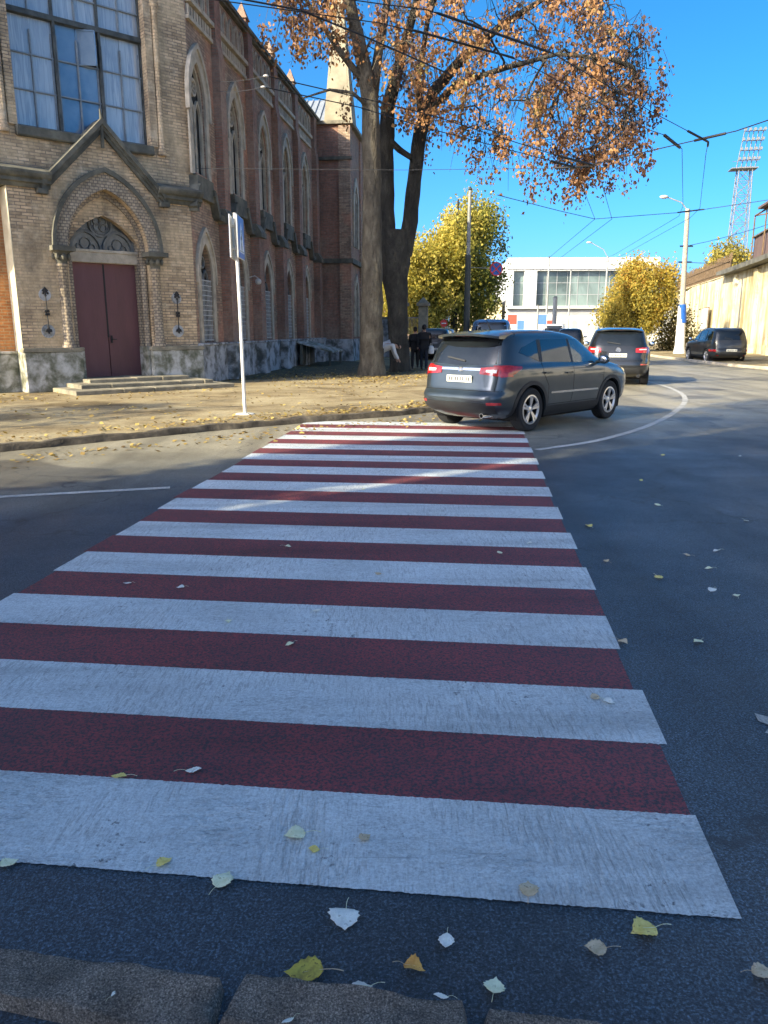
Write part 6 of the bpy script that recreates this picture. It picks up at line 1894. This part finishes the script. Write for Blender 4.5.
def person(label, x, y, z, az, pose, coat, legs, size=1.0, bag=False):
    root = empty('person', (x, y, z), pi/2-radians(az), label, 'person')
    S = size
    def sc(J): return [((p[0]*S, p[1]*S, p[2]*S), r_*S if not hasattr(r_, '__len__') else tuple(q*S for q in r_)) for p, r_ in J]
    J, E_ = pose['body']
    skin('body', sc(J), E_, M['skin'], root)
    Jc, Ec = pose['coat']; skin('jacket', sc(Jc), Ec, M[coat], root)
    Jt, Et = pose['legs']; skin('trousers', sc(Jt), Et, M[legs], root)
    for sh in pose['shoes']:
        mb = MB(); mb.sphere(tuple(q*S for q in sh), .13*S, 10, 6, (1.05, .42, .42)); mb.build('shoe', M['sign_black'], root, smooth=60)
    head(root, tuple(q*S for q in pose['head'][0]), .105*S, pose['head'][1])
    return root
# walking away, local x = walking direction
def walk_pose(st=.16, arm=.16):
    body = [((0, 0, .95), (.13, .15)), ((0, 0, 1.2), (.11, .15)), ((.01, 0, 1.40), (.10, .17)), ((.02, 0, 1.50), .055), ((.03, 0, 1.60), (.088, .075)), ((.03, 0, 1.68), (.098, .080)), ((.02, 0, 1.745), (.06, .055)),
            ((0, .19, 1.40), .055), ((-arm*.7, .24, 1.13), .045), ((-arm*.4, .25, .90), .034), ((-arm*.3, .25, .80), (.04, .022)),
            ((0, -.19, 1.40), .055), ((arm*.5, -.24, 1.13), .045), ((arm*1.3, -.24, .92), .034), ((arm*1.6, -.24, .83), (.04, .022)),
            ((0, .09, .90), .09), ((st*.7, .10, .50), .062), ((st*.9, .10, .10), .042), ((0, -.09, .90), .09), ((-st*.4, -.10, .50), .062), ((-st*1.5, -.10, .14), .042)]
    Eb = [(0, 1), (1, 2), (2, 3), (3, 4), (4, 5), (5, 6), (2, 7), (7, 8), (8, 9), (9, 10), (2, 11), (11, 12), (12, 13), (13, 14), (0, 15), (15, 16), (16, 17), (0, 18), (18, 19), (19, 20)]
    coat = [((0, 0, 1.02), (.17, .205)), ((0, 0, .84), (.175, .215)), ((0, 0, 1.2), (.15, .195)), ((.005, 0, 1.40), (.125, .20)), ((.012, 0, 1.49), .08), ((0, .20, 1.40), .085), ((-arm*.7, .25, 1.13), .07), ((-arm*.4, .26, .88), .055), ((0, -.20, 1.40), .085), ((arm*.5, -.25, 1.13), .07), ((arm*1.3, -.25, .90), .055)]
    Ec = [(1, 0), (0, 2), (2, 3), (3, 4), (3, 5), (5, 6), (6, 7), (3, 8), (8, 9), (9, 10)]
    legs = [((0, 0, .93), (.14, .17)), ((0, .09, .86), .105), ((st*.7, .10, .50), .080), ((st*.9, .10, .07), .062), ((0, -.09, .86), .105), ((-st*.4, -.10, .50), .080), ((-st*1.5, -.10, .10), .062)]
    El = [(0, 1), (1, 2), (2, 3), (0, 4), (4, 5), (5, 6)]
    return dict(body=(body, Eb), coat=(coat, Ec), legs=(legs, El), shoes=[(st*.9+.06, .10, .055), (-st*1.5+.05, -.10, .09)], head=((.03, 0, 1.66), (1, 0, -.05)))
person('person in black coat walking away on the pavement, right of the trunks', 1.62, 31.8, PZ, 5, walk_pose(), 'cloth_black', 'cloth_dark', 1.0)
person('shorter person in black walking close beside another, nearer the trunk', 1.28, 32.4, PZ, 8, walk_pose(-.13, -.13), 'cloth_black', 'cloth_black', .95)
bg = empty('carrier_bag', (1.90, 31.75, .72), 0, 'white carrier bag held by the person in black', 'bag')
mb = MB(); mb.lathe([(.02, -.02), (.11, 0), (.13, PZ), (.11, .26), (.05, .32)], 14, 'z'); mb.build('sack', M['bag_white'], bg, smooth=60)
mb = MB(); mb.tube([(-.04, 0, .3), (-.03, 0, .40), (.03, 0, .40), (.04, 0, .3)], .008, 6); mb.build('handle', M['bag_white'], bg)
# bending: hips by the trunk, back level, one arm reaching to the ground; local x = the way it faces
bend = dict(
    body=([((-.05, 0, .86), (.13, .15)), ((.16, 0, 1.02), (.12, .15)), ((.40, 0, 1.06), (.11, .17)), ((.51, 0, 1.02), .055), ((.60, 0, .98), (.085, .075)), ((.67, 0, .95), (.095, .08)), ((.73, 0, .92), (.055, .05)),
           ((.40, .19, 1.02), .055), ((.50, .23, .74), .045), ((.60, .22, .50), .034), ((.64, .22, .40), (.035, .022)),
           ((.40, -.19, 1.02), .055), ((.47, -.23, .74), .045), ((.62, -.20, .50), .034), ((.68, -.19, .41), (.035, .022)),
           ((-.06, .09, .82), .09), ((.04, .11, .45), .062), ((-.06, .11, .10), .042), ((-.06, -.09, .82), .09), ((.0, -.11, .45), .062), ((-.12, -.11, .10), .042)],
          [(0, 1), (1, 2), (2, 3), (3, 4), (4, 5), (5, 6), (2, 7), (7, 8), (8, 9), (9, 10), (2, 11), (11, 12), (12, 13), (13, 14), (0, 15), (15, 16), (16, 17), (0, 18), (18, 19), (19, 20)]),
    coat=([((.16, 0, 1.02), (.16, .20)), ((-.03, 0, .88), (.165, .21)), ((.40, 0, 1.06), (.13, .20)), ((.48, 0, 1.03), .085), ((.40, .20, 1.02), .085), ((.50, .24, .74), .07), ((.59, .23, .52), .055), ((.40, -.20, 1.02), .085), ((.47, -.24, .74), .07), ((.60, -.21, .52), .055)],
          [(1, 0), (0, 2), (2, 3), (2, 4), (4, 5), (5, 6), (2, 7), (7, 8), (8, 9)]),
    legs=([((-.05, 0, .86), (.14, .17)), ((-.06, .09, .80), .105), ((.04, .11, .45), .08), ((-.06, .11, .07), .062), ((-.06, -.09, .80), .105), ((.0, -.11, .45), .08), ((-.12, -.11, .07), .062)],
          [(0, 1), (1, 2), (2, 3), (0, 4), (4, 5), (5, 6)]),
    shoes=[(0, .11, .055), (-.06, -.11, .055)], head=((.65, 0, .96), (.6, 0, -.8)))
person('person in white jacket bending down beside the pale trunk', -.10, 28.7, PZ, 82, bend, 'cloth_white', 'cloth_dark', 1.0)

# ------------------------------------------------------------------ fallen leaves
def leafmat(name, a, b, vein):
    m, nt, bs = nodes(name)
    co = coords(nt)
    col = ramp(nt, [(.32, a), (.55, b), (.72, tuple(min(1, x*1.12) for x in b))], noise(nt, co, 34, 5, .65))
    sp = ramp(nt, [(.60, (0,)*3), (.68, (.8,)*3)], noise(nt, co, 75, 3, .6))
    col = mix(nt, sp, col, vein)
    nt.links.new(col, bs.inputs['Base Color']); bs.inputs['Roughness'].default_value = .6
    bump(nt, bs, noise(nt, co, 90, 3, .6), .4, .004)
    return m
LM = {
    'yellow': leafmat('yellow_leaf', (.66, .48, .09), (.84, .70, .22), (.42, .26, .06)),
    'pale': leafmat('pale_green_leaf', (.70, .70, .40), (.86, .86, .60), (.50, .47, .22)),
    'white': leafmat('bleached_leaf', (.64, .65, .60), (.85, .85, .78), (.45, .43, .36)),
    'tan': leafmat('tan_leaf', (.46, .33, .18), (.66, .52, .34), (.28, .17, .09)),
    'spotted': leafmat('brown_spotted_leaf', (.32, .21, .04), (.62, .47, .07), (.16, .08, .02)),
    'orange': leafmat('orange_leaf', (.50, .20, .03), (.70, .38, .09), (.3, .12, .03)),
}
def gpt(px, py, z=0):
    f_ = 769.; c, s = cos(TH), sin(TH); u, v = (px-384)/f_, (512-py)/f_
    t = (z-1.65)/(v*c-s)
    return u*t, (c+v*s)*t
def fallen_leaf(label, x, y, z, L, stem_dir, col, seed, curl=.25, squash=1, group=None, kind='heart'):
    """toothed heart-shaped blade with its stalk; stem_dir is the compass angle the stalk points to"""
    r = random.Random(seed)
    root = empty('fallen_leaf', (x, y, z), 0, label, 'leaf', group)
    a = radians(90-stem_dir); ux, uy = V((cos(a), sin(a), 0)), V((-sin(a), cos(a), 0))
    prof = {'heart': [(0, 0), (.06, .22), (.18, .40), (.34, .47), (.52, .42), (.70, .28), (.86, PZ), (1.0, 0)],
            'diamond': [(0, 0), (.1, .16), (.25, .34), (.42, .44), (.6, .34), (.78, .2), (.9, .1), (1, 0)],
            'long': [(0, 0), (.08, .10), (.2, .2), (.4, .27), (.6, .24), (.78, .15), (.9, .08), (1, 0)]}[kind]
    ph = r.uniform(0, 6.3); tw = r.uniform(-.25, .25)
    def pt(t, w_):
        # blade runs away from the stalk; edges lift and droop a little
        zc = .005+L*(curl*(w_/.45)**2*.2+.07*sin(t*5+ph)+tw*w_*.6)+L*.10*t*(1-t)
        p = -ux*(t-.1)*L+uy*w_*L*squash
        return (p.x, p.y, max(.004, zc))
    nv = 5; vs = []; fs = []
    T_ = []
    for (t0, w0), (t1, w1) in zip(prof[:-1], prof[1:]):
        for k in range(3):
            f = k/3; T_.append((t0+(t1-t0)*f, (w0+(w1-w0)*f)*(1+(.10 if k == 1 else -.06))))
    T_.append((1, .004)); T_[0] = (0, .012)
    asym = r.uniform(.85, 1.15)
    for t, w_ in T_:
        for j in range(-nv, nv+1):
            q = j/nv*w_*(asym if j > 0 else 2-asym)
            back = .08*abs(j/nv)*(1-t)**3      # heart lobes
            vs.append(pt(t-back, q))
    m_ = 2*nv+1
    for i in range(len(T_)-1):
        for j in range(m_-1): fs.append((i*m_+j, i*m_+j+1, (i+1)*m_+j+1, (i+1)*m_+j))
    mb = MB(); mb.add(vs, fs)
    bl_ = mb.build('blade', LM[col], root, smooth=70)
    md = bl_.modifiers.new('thick', 'SOLIDIFY'); md.thickness = .0012
    mb = MB(); p0 = V(pt(0, 0)); sl_ = L*r.uniform(.55, .85); bend_ = r.uniform(-.25, .25)
    pts = [V(pt(.5, 0))+V((0, 0, .001)), p0+V((0, 0, .001))]+[p0+ux*sl_*k/4+uy*bend_*sl_*(k/4)**2+V((0, 0, -(p0.z-.006)*k/4+.006*sin(k*.8))) for k in range(1, 5)]
    mb.tube(pts, [L*.006, L*.012, L*.012, L*.012, L*.013, L*.016], 6)
    mb.build('stalk', LM['tan' if col in ('tan', 'spotted', 'orange') else 'pale'], root, smooth=60)
    return root
leaves = [
    (124, 776, .05, 95, 'yellow', 'bright yellow leaf on the red stripe, upper left', 'long', 1, .3),
    (188, 770, .05, 260, 'white', 'greyish white leaf on the red stripe beside the yellow one', 'long', 1, .2),
    (3, 865, .045, 230, 'pale', 'pale leaf cut by the left edge of the picture', 'heart', 1, .2),
    (159, 864, .045, 225, 'yellow', 'yellow-green leaf on the lower edge of the nearest white stripe', 'heart', .8, .3),
    (219, 884, .062, 200, 'pale', 'broad pale green leaf on asphalt just below the nearest white stripe', 'heart', 1.05, .15),
    (302, 833, .060, 80, 'pale', 'broad pale yellow leaf lying upper middle on the nearest white stripe', 'heart', 1.15, PZ),
    (318, 849, .032, 100, 'yellow', 'small square yellow leaf scrap just below the pale leaf', 'diamond', 1, .1),
    (361, 838, .036, 240, 'tan', 'small tan leaf alone on the nearest white stripe', 'heart', 1.1, .3),
    (346, 912, .066, 0, 'white', 'large bleached leaf with upright stalk below the white stripe', 'heart', 1.25, .5),
    (447, 936, .042, 10, 'white', 'small bleached square leaf with short upright stalk on asphalt', 'diamond', 1.1, .15),
    (528, 893, .055, 190, 'tan', 'brown-yellow leaf on the lower edge of the nearest white stripe', 'heart', 1, .25),
    (652, 928, .066, 75, 'yellow', 'pale yellow leaf with curved stalk under the stripe corner', 'heart', 1.1, .2),
    (603, 948, .050, 95, 'tan', 'tan brown leaf with long stalk pointing right on asphalt', 'heart', 1, .35),
    (756, 972, .055, 270, 'tan', 'light tan leaf at the lower right with stalk pointing left', 'heart', 1, .25),
    (317, 972, .085, 90, 'spotted', 'big yellow leaf with brown spots against the kerb stone', 'heart', 1.05, .25),
    (407, 965, .050, 290, 'orange', 'folded orange and cream leaf above the kerb', 'heart', .7, .9),
    (368, 986, .060, 80, 'white', 'thin curled white leaf lying edge on by the kerb', 'long', .5, .8),
    (494, 991, .045, 195, 'pale', 'cream leaf with stalk pointing down near the kerb gap', 'heart', 1.15, .15),
]
for i, (px, py, L, sd_, col, lab, kind, sq, cu) in enumerate(leaves):
    x, y = gpt(px, py, .01); fallen_leaf(lab, x, y, .005, L*1.14, sd_, col, 100+i, cu, sq, kind=kind)
for i, (px, py, L, sd_, lab, zz) in enumerate(((112, 998, .022, 200, 'tiny pale leaf scrap on the left kerb stone', .04), (292, 1020, .030, 60, 'small pale leaf on the middle kerb stone at the bottom edge', .04), (446, 998, .035, 100, 'white leaf sliver on the far edge of the middle kerb stone', .04))):
    x, y = gpt(px, py, zz); fallen_leaf(lab, x, y, zz, L, sd_, 'white', 140+i, .3, .7, kind='long')
far = [(605, 700, 'white', 'pale leaf on the second white stripe near its right end'), (292, 643, 'pale', 'pale leaf on the red stripe in the middle of the crossing'), (228, 620, 'pale', 'small leaf on a white stripe left of the middle'), (183, 587, 'white', 'pale leaf on the left of the fourth red stripe'), (130, 583, 'white', 'tiny leaf near the left end of the fourth red stripe'), (315, 611, 'white', 'tiny leaf on the middle of the third white stripe'), (286, 546, 'pale', 'cream leaf on the red stripe left of centre'), (380, 574, 'tan', 'tan fleck on a white stripe at its centre'), (365, 489, 'pale', 'pale fleck on a far white stripe under the sunlight streak'), (500, 553, 'pale', 'cream leaf on the red stripe right of centre'), (529, 543, 'white', 'tiny white fleck on the stripe above the cream leaf'), (597, 698, 'tan', 'tan scrap beside the pale leaf on the second white stripe')]
for i, (px, py, col, lab) in enumerate(far):
    x, y = gpt(px, py, .01); fallen_leaf(lab, x, y, .006, .05, random.Random(i).uniform(0, 360), col, 200+i, .25, .9)
for i, (px, py) in enumerate([(659, 505), (740, 456), (590, 526), (607, 561), (711, 568), (713, 589), (657, 576), (689, 555), (737, 596), (718, 550), (662, 455), (620, 640), (700, 640), (745, 520), (640, 480)]):
    x, y = gpt(px, py, .01); fallen_leaf('small pale leaf on the dark asphalt right of the crossing', x, y, .004, random.Random(i).uniform(.045, .075), random.Random(i+9).uniform(0, 360), ('pale', 'white', 'yellow', 'tan')[i % 4], 300+i, .3, .9, group='pale leaves scattered on the asphalt right of the crossing')
# leaf litter on the left pavement, gutters and bed: far too many to count
r = np.random.default_rng(77)
pl = []
from mathutils.geometry import intersect_point_tri_2d
poly = [V((x, y)) for x, y in kerbL+[(-80, 150), (-80, -9.9)]]
def inside(x, y):
    c = False; j = len(poly)-1
    for i in range(len(poly)):
        a, b = poly[i], poly[j]
        if (a.y > y) != (b.y > y) and x < (b.x-a.x)*(y-a.y)/(b.y-a.y)+a.x: c = not c
        j = i
    return c
clus = [(r.uniform(-14, 3), r.uniform(9, 33)) for _ in range(45)]+[(-.3+r.normal()*1.6, 26.2+r.normal()*1.3) for _ in range(40)]
while len(pl) < 4600:
    if r.uniform() < .55:
        a = clus[r.integers(len(clus))]; x, y = a[0]+r.normal()*.9, a[1]+r.normal()*.7
    elif r.uniform() < .4:
        t = r.uniform(4, 11); i = int(t); f = t-i; x = kerbL[i][0]*(1-f)+kerbL[i+1][0]*f-.35+r.normal()*.25; y = kerbL[i][1]*(1-f)+kerbL[i+1][1]*f+.35+r.normal()*.25
    else: x, y = r.uniform(-14, 3.2), r.uniform(7, 35)
    if inside(x, y) and x > -5.2-.05*(y-24) - (y < 24)*9: pl.append((x, y, PZ+.014+r.uniform(0, .02)))
for _ in range(500):     # a thin scatter in the gutter and on the road by it
    t = r.uniform(3, 8); i = int(t); f = t-i
    pl.append((kerbL[i][0]*(1-f)+kerbL[i+1][0]*f+.25+abs(r.normal())*.5, kerbL[i][1]*(1-f)+kerbL[i+1][1]*f-.25-abs(r.normal())*.5, .006+r.uniform(0, .01)))
pl = np.array(pl); n = len(pl)
ang = r.uniform(0, 6.28, n); s_ = r.uniform(.018, .055, n)[:, None]
u = np.stack([np.cos(ang), np.sin(ang), r.normal(0, .25, n)], 1)*s_; v_ = np.stack([-np.sin(ang), np.cos(ang), r.normal(0, .3, n)], 1)*s_*.7
vs = np.stack([pl-u, pl+v_, pl+u, pl-v_], 1).reshape(-1, 3)
me = bpy.data.meshes.new('leaf_litter'); me.from_pydata(vs.tolist(), [], (np.arange(n)[:, None]*4+np.arange(4)).tolist())
at = me.attributes.new('tint', 'FLOAT', 'FACE'); at.data.foreach_set('value', np.clip(r.normal(.55, .25, n), 0, 1).astype(np.float32))
M['litter'] = leaf_material('dry_leaf_litter', [(0, (.12, .08, .035)), (.3, (.25, .17, .065)), (.6, (.40, .29, .09)), (1, (.55, .43, .14))], .15, .8)
me.materials.append(M['litter'])
o = bpy.data.objects.new('leaf_litter', me); C.objects.link(o)
tag(o, 'dry yellow-brown leaves strewn over the left pavement', 'leaf litter', kind='stuff')
